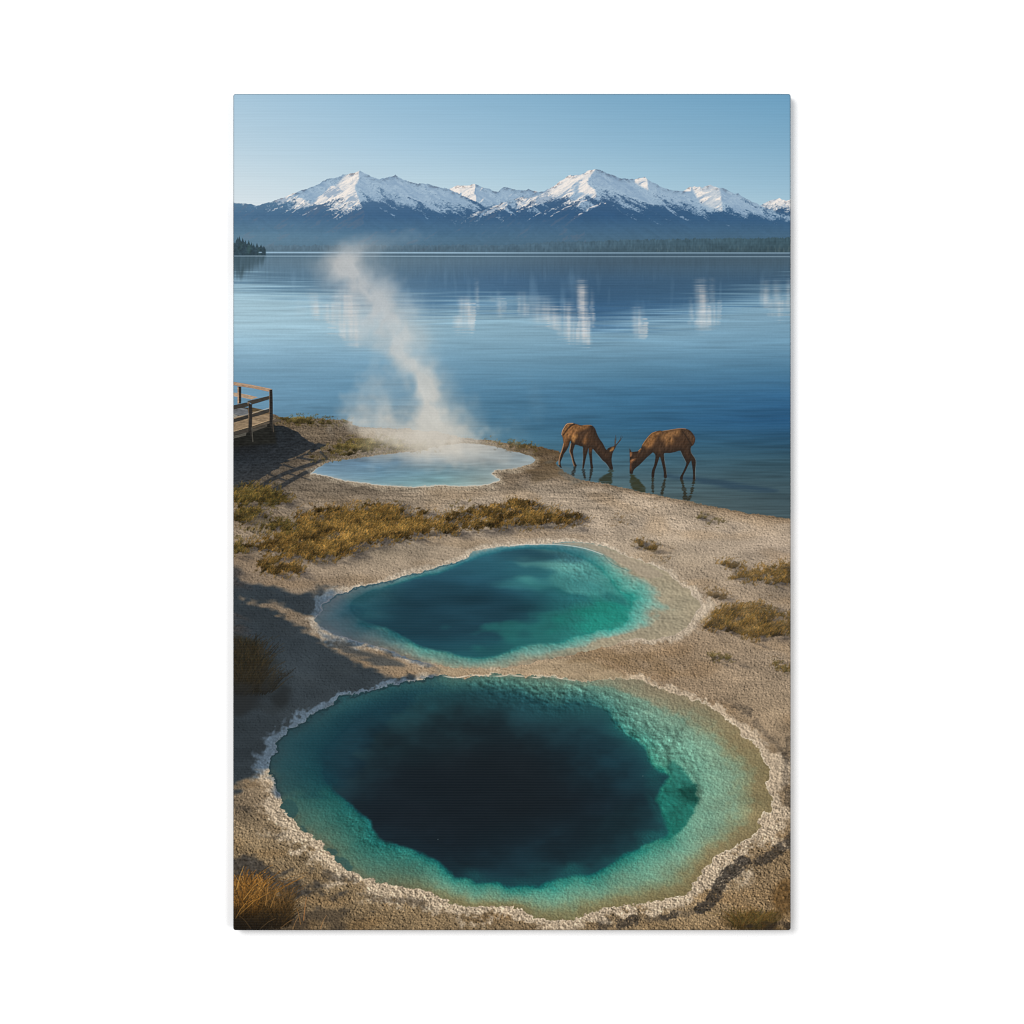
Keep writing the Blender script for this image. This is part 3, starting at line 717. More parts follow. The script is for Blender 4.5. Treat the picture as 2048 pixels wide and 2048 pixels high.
H2 = [(706, 1224), (716, 1240), (728, 1247), (742, 1252), (764, 1257), (786, 1264), (804, 1272), (822, 1283), (839, 1294), (864, 1301), (890, 1306), (920, 1313), (950, 1317), (974, 1315), (995, 1311), (1020, 1302), (1045, 1294), (1071, 1289.5), (1098, 1288), (1126, 1284), (1146, 1277), (1168, 1269), (1188, 1262), (1205, 1258), (1220, 1257), (1236, 1254), (1248, 1248),
      (1258, 1234), (1260, 1216), (1252, 1198), (1236, 1178), (1212, 1152), (1184, 1128), (1150, 1110), (1090, 1096), (1020, 1100), (960, 1112), (890, 1142), (820, 1160), (750, 1180), (718, 1196), (704, 1210)]
P3 = [(878, 1350), (862, 1356), (839, 1361), (812, 1363), (785, 1368), (758, 1377), (735, 1383), (716, 1388), (700, 1390), (680, 1394), (672, 1403), (660, 1412), (640, 1422), (624, 1430), (610, 1441), (592, 1452), (578, 1462), (564, 1474), (553, 1484), (551, 1496), (549, 1506), (541, 1516), (539, 1528), (534, 1548), (544, 1556), (548, 1568), (552, 1580), (560, 1594), (562, 1608), (558, 1618), (572, 1630),
      (584, 1640), (596, 1654), (606, 1662), (618, 1670), (634, 1680), (646, 1690), (654, 1702), (664, 1710), (669, 1722), (680, 1730), (692, 1739), (704, 1746), (722, 1756), (742, 1764), (770, 1768), (800, 1773), (830, 1780), (860, 1788), (878, 1796), (900, 1806), (920, 1810), (940, 1817), (970, 1816), (1000, 1815), (1020, 1816), (1040, 1819), (1054, 1828), (1066, 1836), (1090, 1841),
      (1112, 1843), (1132, 1841), (1150, 1840), (1164, 1832), (1178, 1826), (1204, 1818), (1228, 1815), (1256, 1811), (1282, 1808), (1306, 1802), (1332, 1800), (1358, 1793), (1384, 1782), (1388, 1766), (1404, 1754), (1406, 1738), (1422, 1728), (1428, 1714), (1446, 1706), (1464, 1702), (1476, 1690), (1492, 1680), (1512, 1670), (1524, 1656), (1518, 1643), (1526, 1632), (1542, 1624),
      (1546, 1600), (1540, 1584), (1534, 1568), (1543, 1556), (1540, 1540), (1532, 1526), (1522, 1510), (1520, 1498), (1504, 1484), (1488, 1474), (1478, 1460), (1462, 1448), (1452, 1436), (1436, 1424), (1416, 1412), (1394, 1402), (1376, 1394), (1354, 1388), (1330, 1380), (1304, 1373), (1282, 1363), (1258, 1358), (1226, 1356), (1190, 1362), (1156, 1362), (1126, 1358), (1100, 1354), (1080, 1355), (1050, 1352), (1020, 1350), (980, 1350), (944, 1352), (911, 1355), (892, 1352)]
H3 = [(646, 1512), (650, 1540), (654, 1562), (668, 1582), (689, 1603), (708, 1618), (724, 1630), (740, 1644), (746, 1660), (756, 1674), (768, 1683), (790, 1690), (815, 1697), (838, 1706), (858, 1714), (876, 1725), (890, 1737), (902, 1748), (912, 1758), (924, 1760), (938, 1762), (952, 1769), (966, 1770), (982, 1768), (1000, 1772), (1020, 1776), (1044, 1774), (1076, 1770), (1092, 1764), (1112, 1763), (1134, 1756),
      (1150, 1748), (1170, 1749), (1194, 1748), (1210, 1738), (1226, 1724), (1244, 1714), (1262, 1710), (1280, 1703), (1296, 1690), (1314, 1682), (1330, 1674), (1336, 1660), (1332, 1640), (1324, 1616), (1318, 1594), (1322, 1578), (1334, 1566), (1340, 1552), (1318, 1540), (1302, 1526), (1294, 1508), (1282, 1486), (1262, 1472), (1244, 1460), (1222, 1446), (1214, 1432), (1202, 1418), (1180, 1406),
      (1146, 1406), (1110, 1414), (1080, 1406), (1050, 1398), (1010, 1394), (960, 1388), (900, 1394), (820, 1404), (740, 1428), (690, 1458), (660, 1486)]

def lip_noise(seed):
    return 1.5 * gn(5, 4, seed) + 1.3 * gn(2.2, 1.8, seed + 1) + .7 * gn(1.1, 1, seed + 2)

def rim(d, w_in, w_out, shade, e, strength, bright=(194, 180, 160)):
    """Crust of pale sinter round a pool; d is the distance outside the waterline."""
    c = np.array(bright, F) / 255
    cold = rgb(100, 118, 134)
    col = c * (1 - shade[..., None]) + cold * shade[..., None]
    k = gn(1.3, 1.15, 351) + .6 * gn(2.6, 2.2, 352)
    eb = emboss(k, 2, -1)
    eb = eb / eb.std() + .5 * gn(.9, .8, 356)
    eb = np.clip(eb / eb.std(), -2.3, 2.3)
    col = col * (1 + ((.11 + .075 * ss(1500, 1680, Y)) * (1 - .45 * shade)) * eb + .04 * gn(7, 4, 353))[..., None]
    wob = np.clip(1 + .38 * gn(34, 26, 357) * (1 - .75 * shade), .45, 1.45)
    f = ss(1.15 * wob, .45 * wob, d / w_out + .20 * gn(9, 6, 354) + .14 * gn(2.6, 2.2, 355)) * ss(-1.2, .6, d)
    over(np.clip(f * strength, 0, 1), np.clip(col, 0, 1))
    return f

def paint_pool_far(e):
    d = sdf(smooth_poly(P1, 4), 40, 1) + .5 * gn(4, 2, 361) + .35 * gn(1.5, 1, 362)
    f = ss(11, 2, d + 2.5 * gn(6, 2, 363)) * ss(-1, 1, d) * np.clip(ss(905, 935, Y) + .35, 0, 1)
    over(f * .5, rgb(180, 166, 144) * (1 + .10 * e)[..., None])
    w = ss(.9, -.9, d)
    col = grid_ramp([
        (620, [(900, (120, 150, 172)), (925, (106, 146, 176)), (945, (118, 158, 184)), (970, (150, 178, 190))]),
        (760, [(900, (138, 160, 172)), (925, (100, 146, 178)), (950, (108, 160, 186)), (972, (128, 178, 188))]),
        (880, [(890, (180, 184, 180)), (920, (140, 166, 180)), (945, (118, 168, 184)), (972, (128, 182, 182))]),
        (960, [(890, (178, 182, 178)), (918, (150, 168, 174)), (942, (134, 166, 172)), (970, (164, 190, 182))]),
        (1060, [(895, (150, 166, 172)), (915, (150, 172, 180)), (940, (182, 190, 186))])])
    col = desat(col, .72) * F(.90) * (1 + .030 * gn(10, .9, 364) + .035 * gn(24, 4, 365))[..., None]
    col = col + (rgb(168, 178, 176) - col) * (ss(-7, -1, d) * .35 * ss(925, 950, Y))[..., None]
    over(w, col)
    a = np.exp(-((d + .2) / 1.1) ** 2) * (.85 * ss(925, 950, Y) + .10)
    over(np.clip(a, 0, 1) * .8, rgb(208, 196, 178))
    a = np.exp(-((d - 2.5) / 1.4) ** 2) * ss(922, 905, Y) * ss(640, 680, X) * .5
    over(a, rgb(92, 78, 54))
    REG[w > .5] = 8
    REG[(d > -.2) & (d < 6) & (f > .3)] = 11
    return d

def paint_pool_mid(shade, e):
    d = sdf(smooth_poly(P2, 5), 70, 2) + .55 * lip_noise(371)
    dh = sdf(smooth_poly(H2, 5), 160, 2) + .9 * gn(14, 7, 375) + .4 * gn(3, 2.4, 376)
    side = ss(760, 620, X)
    bare = ss(1272, 1292, Y) * ss(830, 890, X) * ss(1300, 1200, X)
    keep = IMG.copy()
    f = rim(d, 3, 8 + 10 * ss(1300, 1400, X) + 14 * side, shade, e, .66) * (1 - bare)
    IMG[...] = IMG + (keep - IMG) * bare[..., None]
    w = ss(.9, -.9, d)
    t = np.clip(-d / np.maximum(-d + np.maximum(dh, 0), 1e-3), 0, 1)
    t = t + (blur(t, 7) - t) * ss(1230, 1290, X)
    tw = np.clip(t + .05 * gn(12, 7, 377) + .02 * gn(3, 2, 378), 0, 1)
    left = ramp(tw, [(0, (102, 110, 112)), (.3, (94, 112, 116)), (.6, (80, 108, 114)), (.85, (62, 100, 108)), (1, (44, 88, 96))])
    bot = ramp(tw, [(0, (152, 140, 118)), (.18, (142, 146, 126)), (.5, (114, 146, 134)), (.85, (80, 138, 130)), (1, (50, 118, 116))])
    right = ramp(tw, [(0, (160, 148, 124)), (.36, (158, 149, 126)), (.48, (138, 158, 142)), (.64, (112, 164, 150)), (.82, (88, 158, 146)), (.95, (62, 146, 134)), (1, (40, 130, 120))])
    top = ramp(tw, [(0, (130, 150, 146)), (.4, (78, 130, 138)), (1, (36, 98, 110))])
    wr = ss(1080, 1240, X + (1200 - Y) * -.2)
    wl = ss(860, 680, X + (Y - 1240) * .3)
    wt = ss(1190, 1120, Y + (X - 900) * .02) * (1 - wr)
    col = bot * (1 - wr)[..., None] + right * wr[..., None]
    col = col + (left - col) * wl[..., None]
    col = col + (top - col) * wt[..., None]
    # grain of the sunlit shelf under water
    n = gn(1.8, 1.3, 381) + .8 * gn(4, 2.6, 382)
    eb = emboss(n, 2, -1)
    eb = eb / eb.std()
    lum = (.050 * (1 - .7 * wl) * (1 - .6 * wt)) * eb + .03 * gn(14, 5, 383) + .008 * gn(16, 1.1, 384)
    col = col * (1 + lum)[..., None]
    # the deep throat
    ins = ss(3, -5, dh)
    deep = grid_ramp([
        (700, [(1090, (46, 96, 112)), (1170, (42, 92, 106)), (1220, (34, 82, 94)), (1300, (30, 74, 88))]),
        (860, [(1090, (44, 98, 116)), (1160, (36, 84, 104)), (1210, (26, 66, 84)), (1260, (24, 62, 78)), (1310, (28, 76, 88))]),
        (1000, [(1090, (40, 96, 112)), (1150, (34, 86, 102)), (1200, (26, 68, 84)), (1250, (24, 72, 84)), (1310, (30, 92, 98))]),
        (1150, [(1090, (44, 96, 104)), (1140, (44, 118, 122)), (1200, (32, 98, 102)), (1250, (30, 116, 108)), (1300, (40, 124, 118))]),
        (1280, [(1090, (70, 120, 120)), (1160, (80, 150, 138)), (1250, (40, 140, 122)), (1300, (50, 140, 124))])])
    wp = gn(16, 8, 391)
    wp2 = fbm(X / 30, Y / 18, 395, 4)
    for cx, cy, rx, ry, rot, hd, amp, c, al in [
            (890, 1224, 200, 64, 4, .0, .05, (27, 60, 74), .9), (1090, 1106, 92, 15, 3, .1, .25, (34, 74, 90), .8), (1150, 1136, 100, 16, 8, .0, .3, (88, 154, 146), .7),
            (1165, 1188, 90, 13, 9, .2, .35, (30, 96, 100), .8), (1236, 1202, 20, 7, 34, .3, .3, (34, 104, 102), .7),
            (1185, 1160, 100, 22, 2, .1, .30, (70, 144, 138), .7),
            (1180, 1132, 110, 18, 14, .1, .35, (84, 150, 142), .75),
            (1060, 1112, 95, 12, 2, .2, .25, (34, 78, 92), .75),
            (1130, 1248, 130, 30, -9, .1, .35, (32, 116, 108), .55),
            (1205, 1240, 72, 22, -8, .2, .30, (24, 132, 116), .9),
            (1075, 1272, 90, 22, -14, .0, .2, (30, 98, 97), .4),
            (1090, 1166, 90, 14, -4, .0, .3, (52, 126, 126), .45)]:
        a = blob(cx, cy, rx, ry, rot, hd, wp + wp2, amp) * al
        deep = deep + (rgb(*c) - deep) * a[..., None]
    n2 = emboss(gn(3.4, 2.4, 392) + .6 * gn(1.5, 1.2, 393), 2, -1)
    n2 = n2 / n2.std()
    wl2 = ss(1080, 1160, X) * (.035 + .035 * ss(1180, 1130, Y))
    deep = desat(deep, .84) * F(1.04)
    deep = deep * (1 + wl2 * n2 + .03 * wp2 * ss(1000, 1150, X) + .012 * gn(18, 1.3, 394))[..., None]
    bb = gn(26, 8, 398)
    deep = deep * (1 + .04 * bb)[..., None]
    tr = np.maximum(ss(1120, 1200, X) * ss(1255, 1215, Y), ss(830, 730, X) * ss(1246, 1226, Y))                  # the lit back wall passes softly into the throat
    tk = .55 + .4 * ss(830, 760, X)
    ins = ins * (1 - tk * tr) + ss(44, -70, dh + 8 * wp2) * tk * tr
    col = col + (deep - col) * ins[..., None]
    # shade from the left, tinted into the pool's own colour
    sh = shade * (1 - .35 * ins)
    col = col * (1 + (sh * .75)[..., None] * (rgb(178, 196, 214) - 1))
    over(w, np.clip(col, 0, 1))
    # inner waterlines over the wet flats on the upper right
    for pts, c, al, w0 in [([(1020, 1091), (1065, 1088.5), (1125, 1090), (1170, 1097), (1206, 1109)], (206, 206, 196), .75, .8), ([(1206, 1110), (1225, 1128), (1258, 1142)], (60, 110, 112), .5, .7), ([(1200, 1113), (1165, 1100), (1125, 1092)], (78, 108, 106), .35, .8)]:
        over(seg_cov(smooth_poly(pts, 5, False), w0) * al, rgb(*c))
    wetf = ss(0, -3, sdf(smooth_poly([(1020, 1091), (1065, 1088.5), (1125, 1090), (1170, 1097), (1206, 1109), (1232, 1124), (1260, 1140), (1296, 1158), (1330, 1150), (1290, 1126), (1240, 1108), (1205, 1092), (1160, 1084), (1090, 1086)], 4), 20, 1)) * w
    over(wetf * .75, rgb(164, 150, 130) * (1 + .03 * eb)[..., None])
    soft_l = ss(830, 760, X) * ss(1244, 1228, Y)
    a = np.exp(-((d - .3) / 1.1) ** 2) * (.45 + .35 * side) * (1 - bare)
    over(np.clip(a, 0, 1) * np.clip(.7 + .35 * gn(7, 5, 396), 0, 1) * (1 - .6 * ss(1000, 1100, X) * ss(1230, 1300, Y)), (rgb(218, 206, 190) * (1 - .42 * shade[..., None]) + rgb(0, 8, 26) * shade[..., None]))
    a = np.exp(-((d + 2.2) / 1.4) ** 2) * ss(1240, 1180, Y) * ss(960, 900, X) * .6
    over(np.clip(a, 0, 1), rgb(26, 62, 76))
    REG[w > .5] = 9
    REG[(f > .35) & (d > 0) & (d < 22)] = 12
    return d

def paint_pool_near(shade, e):
    d = sdf(smooth_poly(P3, 5), 90, 2) + .85 * lip_noise(401)
    dh = sdf(smooth_poly(H3, 5), 260, 3)
    lob = gn(14, 10, 405)
    dh = dh + 1.5 * lob + .8 * gn(5, 4, 406) + .4 * gn(2, 1.6, 407)
    low = ss(1540, 1700, Y)
    rt = ss(1350, 1480, X)
    lt = ss(660, 560, X)
    width = 15 + 15 * low + 14 * rt * ss(1420, 1520, Y) + 8 * lt + 6 * lt * low
    width = width * (1 - .45 * ss(1420, 1380, Y) * ss(1250, 1150, X))
    bare = ss(1335, 1348, Y) * ss(1375, 1362, Y) * ss(850, 890, X) * ss(1275, 1235, X)
    keep = IMG.copy()
    f = rim(d, 4, width * 1.1, shade, e, .80, (190, 172, 148)) * (1 - bare)
    IMG[...] = IMG + (keep - IMG) * bare[..., None]
    # shadow the crust throws on the ground outside it, lower right
    for pts, w0, w1, al in [([(1581, 1684), (1560, 1700), (1535, 1718), (1515, 1726)], 9, 6, .75), ([(1490, 1726), (1476, 1738), (1452, 1752), (1440, 1768), (1432, 1792), (1414, 1812), (1402, 1818)], 10, 8, .85), ([(1350, 1830), (1330, 1838)], 6, 4, .7), ([(1270, 1842), (1240, 1850)], 8, 5, .7), ([(1510, 1446), (1530, 1466), (1556, 1488), (1574, 1520)], 4, 3, .32),
                            ([(1575, 1480), (1572, 1560), (1578, 1610)], 3, 4, .35), ([(1470, 1412), (1500, 1424)], 3, 4, .4), ([(1200, 1852), (1216, 1850)], 6, 5, .6), ([(1298, 1842), (1420, 1822)], 3, 3, .4), ([(650, 1748), (676, 1758), (704, 1760)], 6, 5, .5), ([(684, 1820), (688, 1824)], 5, 4, .6), ([(720, 1790), (760, 1800), (830, 1806), (850, 1814)], 2.5, 5, .4),
                            ([(472, 1614), (484, 1616)], 3, 2, .45), ([(492, 1622), (500, 1622)], 2.5, 2, .45), ([(546, 1675), (568, 1668)], 1.4, 1, .4)]:
        a = seg_cov(pts, w0 * 1.25 + 1, w1 * 1.25 + 1, 6.)
        a = ss(.18, .80, a + .18 * gn(1.6, 1.4, 411) + .16 * gn(5, 4, 412)) * (a > 0)
        brk = np.clip(.94 + .10 * gn(1.1, 1, 415), 0, 1) * (1 - .55 * ss(.9, 1.7, gn(1.2, 1.1, 416)))
        over(np.clip(a * al, 0, 1) * brk, rgb(52, 48, 44) * (1 + .2 * gn(1.4, 1.2, 413))[..., None])
    w = ss(.9, -.9, d)
    t = np.clip(-d / np.maximum(-d + np.maximum(dh, 0), 1e-3), 0, 1)
    tw = np.clip(t + .022 * gn(16, 12, 415) + .016 * gn(4, 3, 416), 0, 1)
    right = ramp(tw, [(0, (136, 124, 92)), (.12, (138, 130, 98)), (.24, (136, 150, 122)), (.36, (130, 164, 142)), (.55, (122, 168, 148)), (.74, (104, 160, 142)), (.88, (78, 150, 132)), (.97, (50, 136, 120)), (1, (32, 112, 104))])
    bot = ramp(tw, [(0, (120, 110, 76)), (.18, (128, 126, 92)), (.42, (116, 146, 120)), (.66, (92, 146, 126)), (.86, (56, 132, 118)), (1, (24, 98, 94))])
    ll = ramp(tw, [(0, (90, 102, 84)), (.15, (80, 110, 94)), (.5, (58, 106, 95)), (.78, (42, 104, 96)), (.94, (30, 98, 94)), (1, (24, 80, 84))])
    left = ramp(tw, [(0, (48, 70, 74)), (.25, (44, 75, 80)), (.6, (35, 68, 75)), (1, (29, 56, 64))])
    top = ramp(tw, [(0, (98, 112, 96)), (.2, (88, 122, 108)), (.5, (66, 108, 100)), (.8, (46, 88, 88)), (1, (32, 70, 76))])
    topl = ramp(tw, [(0, (50, 80, 82)), (.2, (48, 86, 86)), (.5, (38, 76, 80)), (1, (30, 64, 72))])
    tr = ramp(tw, [(0, (140, 128, 106)), (.24, (136, 132, 110)), (.34, (112, 140, 122)), (.6, (96, 138, 124)), (.9, (66, 118, 110)), (1, (40, 88, 90))])
    def nrm(*ws):
        s = sum(ws) + 1e-4
        return [q / s for q in ws]
    g = lambda cx, cy, sx, sy: np.exp(-((X - cx) / sx) ** 2 - ((Y - cy) / sy) ** 2) + F(1e-6)
    right = right * rgb(254, 247, 240)
    wts = nrm(g(1460, 1570, 190, 190), g(1110, 1830, 280, 150), g(650, 1700, 190, 150), g(560, 1500, 150, 120), g(1050, 1370, 150, 80), g(790, 1390, 170, 70), g(1330, 1390, 150, 90))
    col = sum(q[..., None] * c for q, c in zip(wts, (right, bot, ll, left, top, topl, tr)))
    n = gn(1.25, 1.05, 421) + .7 * gn(2.6, 2.0, 422) + .4 * gn(7, 4.5, 423)
    eb = emboss(n, 2, -1)
    eb = eb / eb.std() + .35 * gn(.9, .8, 425)
    eb = np.clip(eb / eb.std(), -2.5, 2.5)
    calm = np.clip(wts[3] + wts[5] * .55, 0, 1)
    lum = (.060 + .01 * wts[4] + .01 * wts[6]) * (1 - .85 * calm) * eb + .03 * gn(20, 10, 424) * (1 - .5 * calm)
    # long cracks following the shelf, and pits
    crk = fbm(X / 26 + Y / 60, Y / 16 - X / 70, 431, 4)
    crack = ss(.05, .0, np.abs(crk)) * .10 * (1 - calm) * ss(.1, .35, tw)
    col = col * (1 + lum - crack * .7)[..., None]
    # knobbly sunlit wall hanging into the throat on the upper right
    kn = fbm(X / 22, Y / 17, 441, 5, .6)
    ke = emboss(kn, 3, -2)
    ke = ke / ke.std()
    wk = ss(1130, 1230, X) * ss(1600, 1480, Y) * ss(.40, .75, tw)
    col = col * (1 + .085 * wk * ke + .13 * wk * kn)[..., None]
    wk = ss(900, 960, X) * ss(1200, 1150, X) * ss(1450, 1400, Y) * ss(.1, .3, tw)
    kb = emboss(gn(4.5, 3.0, 445) + .6 * gn(2.2, 1.7, 446), 3, -2)
    kb = np.clip(kb / kb.std(), -2.4, 2.4)
    col = col * (1 + .13 * wk * kb + .10 * wk * kn)[..., None]
    wr_ = ss(1130, 1230, X) * ss(1600, 1500, Y) * ss(.30, .5, tw)
    col = col * (1 + .075 * wr_ * kb)[..., None]
    wk = ss(740, 700, X * .3 + 470) * ss(1600, 1650, Y) * ss(.5, .8, tw)
    col = col * (1 + .08 * wk * ke + .10 * wk * kn)[..., None]
    # throat
    deep = grid_ramp([
        (640, [(1380, (38, 82, 90)), (1460, (38, 80, 88)), (1540, (36, 70, 78)), (1620, (28, 48, 58)), (1780, (27, 56, 64))]),
        (760, [(1380, (38, 80, 86)), (1440, (36, 70, 78)), (1500, (32, 58, 66)), (1560, (28, 44, 52)), (1640, (27, 38, 46)), (1780, (26, 50, 60))]),
        (900, [(1380, (38, 82, 88)), (1430, (34, 70, 76)), (1480, (31, 52, 58)), (1540, (30, 36, 40)), (1620, (29, 34, 40)), (1690, (27, 40, 50)), (1780, (27, 56, 66))]),
        (1050, [(1380, (42, 88, 92)), (1420, (36, 72, 80)), (1470, (32, 58, 66)), (1530, (31, 38, 42)), (1600, (29, 33, 38)), (1680, (27, 44, 54)), (1780, (28, 62, 72))]),
        (1200, [(1400, (40, 86, 88)), (1450, (32, 66, 74)), (1520, (28, 58, 68)), (1600, (28, 44, 54)), (1680, (28, 52, 62)), (1760, (30, 74, 80))]),
        (1320, [(1450, (40, 96, 96)), (1520, (30, 66, 74)), (1600, (28, 56, 64)), (1680, (30, 66, 72))])])
    wv = fbm(X / 70, Y / 45, 451, 4)
    for cx, cy, rx, ry, rot, hd, amp, c, al in [(1190, 1530, 110, 55, 20, 0, .3, (28, 60, 72), .55), (1010, 1560, 120, 70, 15, 0, .3, (31, 33, 36), .6), (860, 1600, 120, 60, 0, 0, .25, (28, 34, 42), .5), (900, 1470, 120, 40, -10, 0, .4, (34, 62, 68), .4), (790, 1450, 50, 60, 10, 0, .4, (36, 74, 80), .35), (1120, 1690, 150, 50, -10, 0, .3, (26, 52, 62), .5), (1230, 1660, 60, 30, -30, 0, .3, (30, 70, 76), .35)]:
        a = blob(cx, cy, rx, ry, rot, hd, wv, amp * 2) * al
        deep = deep + (rgb(*c) - deep) * a[..., None]
    core = blob(985, 1585, 270, 150, 8, 0, wv, .5) * .75
    deep = deep + (rgb(25, 34, 40) - deep) * core[..., None]
    deep = desat(deep, .92) * (1 + .06 * wv + .010 * gn(22, 1.2, 452))[..., None]
    # ledges a little way down the throat, still catching some light
    led = dh + 9 * fbm(X / 34, Y / 24, 455, 4) + 8 * np.clip(gn(22, 14, 456), -1, 1)
    led = ss(-34, -4, led) * ss(1480, 1560, Y + .35 * (X - 1000)) * ss(880, 1000, X) * (.55 + .25 * gn(18, 12, 457))
    deep = deep + (rgb(34, 92, 92) * (1 + .05 * eb)[..., None] - deep) * np.clip(led * .75, 0, 1)[..., None]
    ins = ss(4, -5, dh)
    soft = ss(34, -46, dh + 18 * wv)
    ws = np.clip(ss(1500, 1420, Y) * ss(1210, 1150, X) + ss(700, 660, X) * ss(1590, 1560, Y), 0, 1)
    ins = ins * (1 - ws) + soft * ws
    col = col + (deep - col) * ins[..., None]
    # green lobe below the overhang on the right
    lobe = sdf(smooth_poly([(1340, 1532), (1362, 1532), (1384, 1552), (1398, 1574), (1400, 1594), (1392, 1616), (1376, 1640), (1358, 1662), (1338, 1676), (1334, 1650), (1325, 1618), (1318, 1594), (1324, 1576), (1338, 1562)], 5), 40, 1) + 12 * kn + 2.5 * gn(6, 5, 447)
    a = ss(5, -6, lobe)
    lc = grid_ramp([(1320, [(1530, (52, 118, 106)), (1590, (34, 104, 94)), (1670, (30, 106, 95))]), (1400, [(1530, (56, 122, 108)), (1580, (28, 90, 81)), (1612, (27, 96, 85)), (1670, (34, 114, 100))])])
    lc = lc * (1 + .10 * kn + .07 * ke)[..., None]
    col = col + (lc - col) * (a * .88)[..., None]
    for pts, w0, w1, al in [([(1342, 1540), (1336, 1516), (1346, 1490), (1362, 1462), (1374, 1440)], 5, 2, .24), ([(1400, 1585), (1396, 1560), (1380, 1545)], 4, 3, .22), ([(1262, 1470), (1284, 1464), (1310, 1470)], 3, 1.5, .18), ([(1300, 1505), (1322, 1500)], 3, 1.5, .18), ([(1218, 1400), (1244, 1398), (1280, 1410)], 3, 1.5, .14), ([(1345, 1626), (1366, 1626)], 2, 1, .25)]:
        q = [(x_ + 3 * math.sin(y_ * .2), y_) for x_, y_ in smooth_poly(pts, 5, False)]
        col = col * (1 - seg_cov(q, w0, w1, 6.) * al * np.clip(.8 + .6 * kn, .2, 1.3))[..., None]
    c = blob(1384, 1590, 22, 20, 30, .1, kn, .5)
    col = col * (1 - .28 * c)[..., None]
    over(w, np.clip(col, 0, 1))
    # shade on the left, with the crust's own shadow notches along the lower left waterline
    mul(shade * w * .55, (.74, .84, .94))
    sh = np.zeros((PH, PW), F)
    for pts in [[(558, 1612), (566, 1602), (580, 1600), (590, 1610), (595, 1622), (588, 1634), (578, 1640), (566, 1630)], [(600, 1654), (606, 1654), (614, 1664), (612, 1668)], [(668, 1716), (684, 1716), (700, 1728), (702, 1742), (692, 1742), (676, 1732)], [(654, 1700), (668, 1700), (674, 1706), (664, 1710)]]:
        sh = np.maximum(sh, ss(2.4, -1.2, sdf(smooth_poly(pts, 4), 10, 1) + gn(3, 2, 461)))
    over(sh * w * .55, rgb(38, 72, 76))
    # shadow line just inside the left and top lip, bright wet edge on the sunlit one
    a = np.exp(-((d + 2.6) / 2.0) ** 2) * np.clip(ss(1400, 1480, Y) * lt + ss(900, 860, X) * ss(1480, 1420, Y), 0, 1) * ss(1620, 1560, Y)
    over(a * .6, rgb(30, 48, 54))
    a = np.exp(-((d - .8) / 1.5) ** 2) * (.35 + .3 * rt + .25 * ss(930, 1000, X) * ss(1160, 1100, X) * ss(1400, 1380, Y)) * (1 - .8 * shade)
    over(np.clip(a, 0, 1) * np.clip(.7 + .4 * gn(6, 5, 462), 0, 1), rgb(230, 216, 190))
    for pts, c, al, w0 in [([(884, 1352), (911, 1356), (944, 1351), (990, 1353), (1030, 1352), (1075, 1356), (1090, 1353), (1125, 1358), (1150, 1362)], (222, 208, 186), .7, 1.3)]:
        over(seg_cov(smooth_poly(pts, 4, False), w0) * al * np.clip(.8 + .3 * gn(6, 3, 463), 0, 1), rgb(*c))
    for x, y in [(875, 1680), (1286, 1553)]:
        over(seg_cov([(x, y), (x + 1, y)], .8) * .3, rgb(150, 170, 170))
    REG[w > .5] = 10
    REG[(f > .35) & (d > 0)] = 13
    return d

def paint_isthmus(e):
    # beige wet flat between the two pools
    p = [(878, 1331), (905, 1337), (950, 1339), (1005, 1338), (1050, 1332), (1100, 1322), (1150, 1316), (1190, 1322), (1240, 1346), (1256, 1356), (1226, 1356), (1190, 1361), (1156, 1361), (1126, 1357), (1100, 1353), (1050, 1350), (1000, 1348), (944, 1350), (911, 1353), (886, 1350)]
    a = ss(5, -5, sdf(smooth_poly(p, 4), 30, 1) + 1.5 * gn(7, 4, 471))
    over(a * .8, rgb(166, 146, 118) * (1 + .045 * e + .04 * gn(12, 4, 472))[..., None])
    over(ss(10, -6, sdf(smooth_poly([(1130, 1362), (1190, 1357), (1230, 1353), (1262, 1362), (1310, 1378), (1360, 1394), (1400, 1412), (1440, 1434), (1470, 1462), (1440, 1452), (1390, 1424), (1330, 1400), (1270, 1384), (1190, 1370)], 4), 30, 1)) * .55, rgb(148, 134, 108) * (1 + .05 * e)[..., None])
    for pts, al in [([(930, 1336), (950, 1333), (985, 1337), (1020, 1341)], .5), ([(885, 1330), (900, 1324)], .4), ([(1110, 1340), (1118, 1338)], .5)]:
        over(seg_cov(pts, 1.1, .8, 1.2) * al, rgb(96, 80, 60))
    a = blob(1235, 1322, 90, 22, 10, .1, gn(9, 5, 473), .4)
    over(a * .30, rgb(104, 82, 54) * (1 + .10 * e)[..., None])
    a = blob(1440, 1480, 130, 36, 32, .1, gn(9, 5, 474), .4) * ss(1460, 1500, X)
    over(a * .16, rgb(92, 72, 46))
# ---- boardwalk at the left edge
BK = lambda pts: zp(450, 740, 9.66, pts)

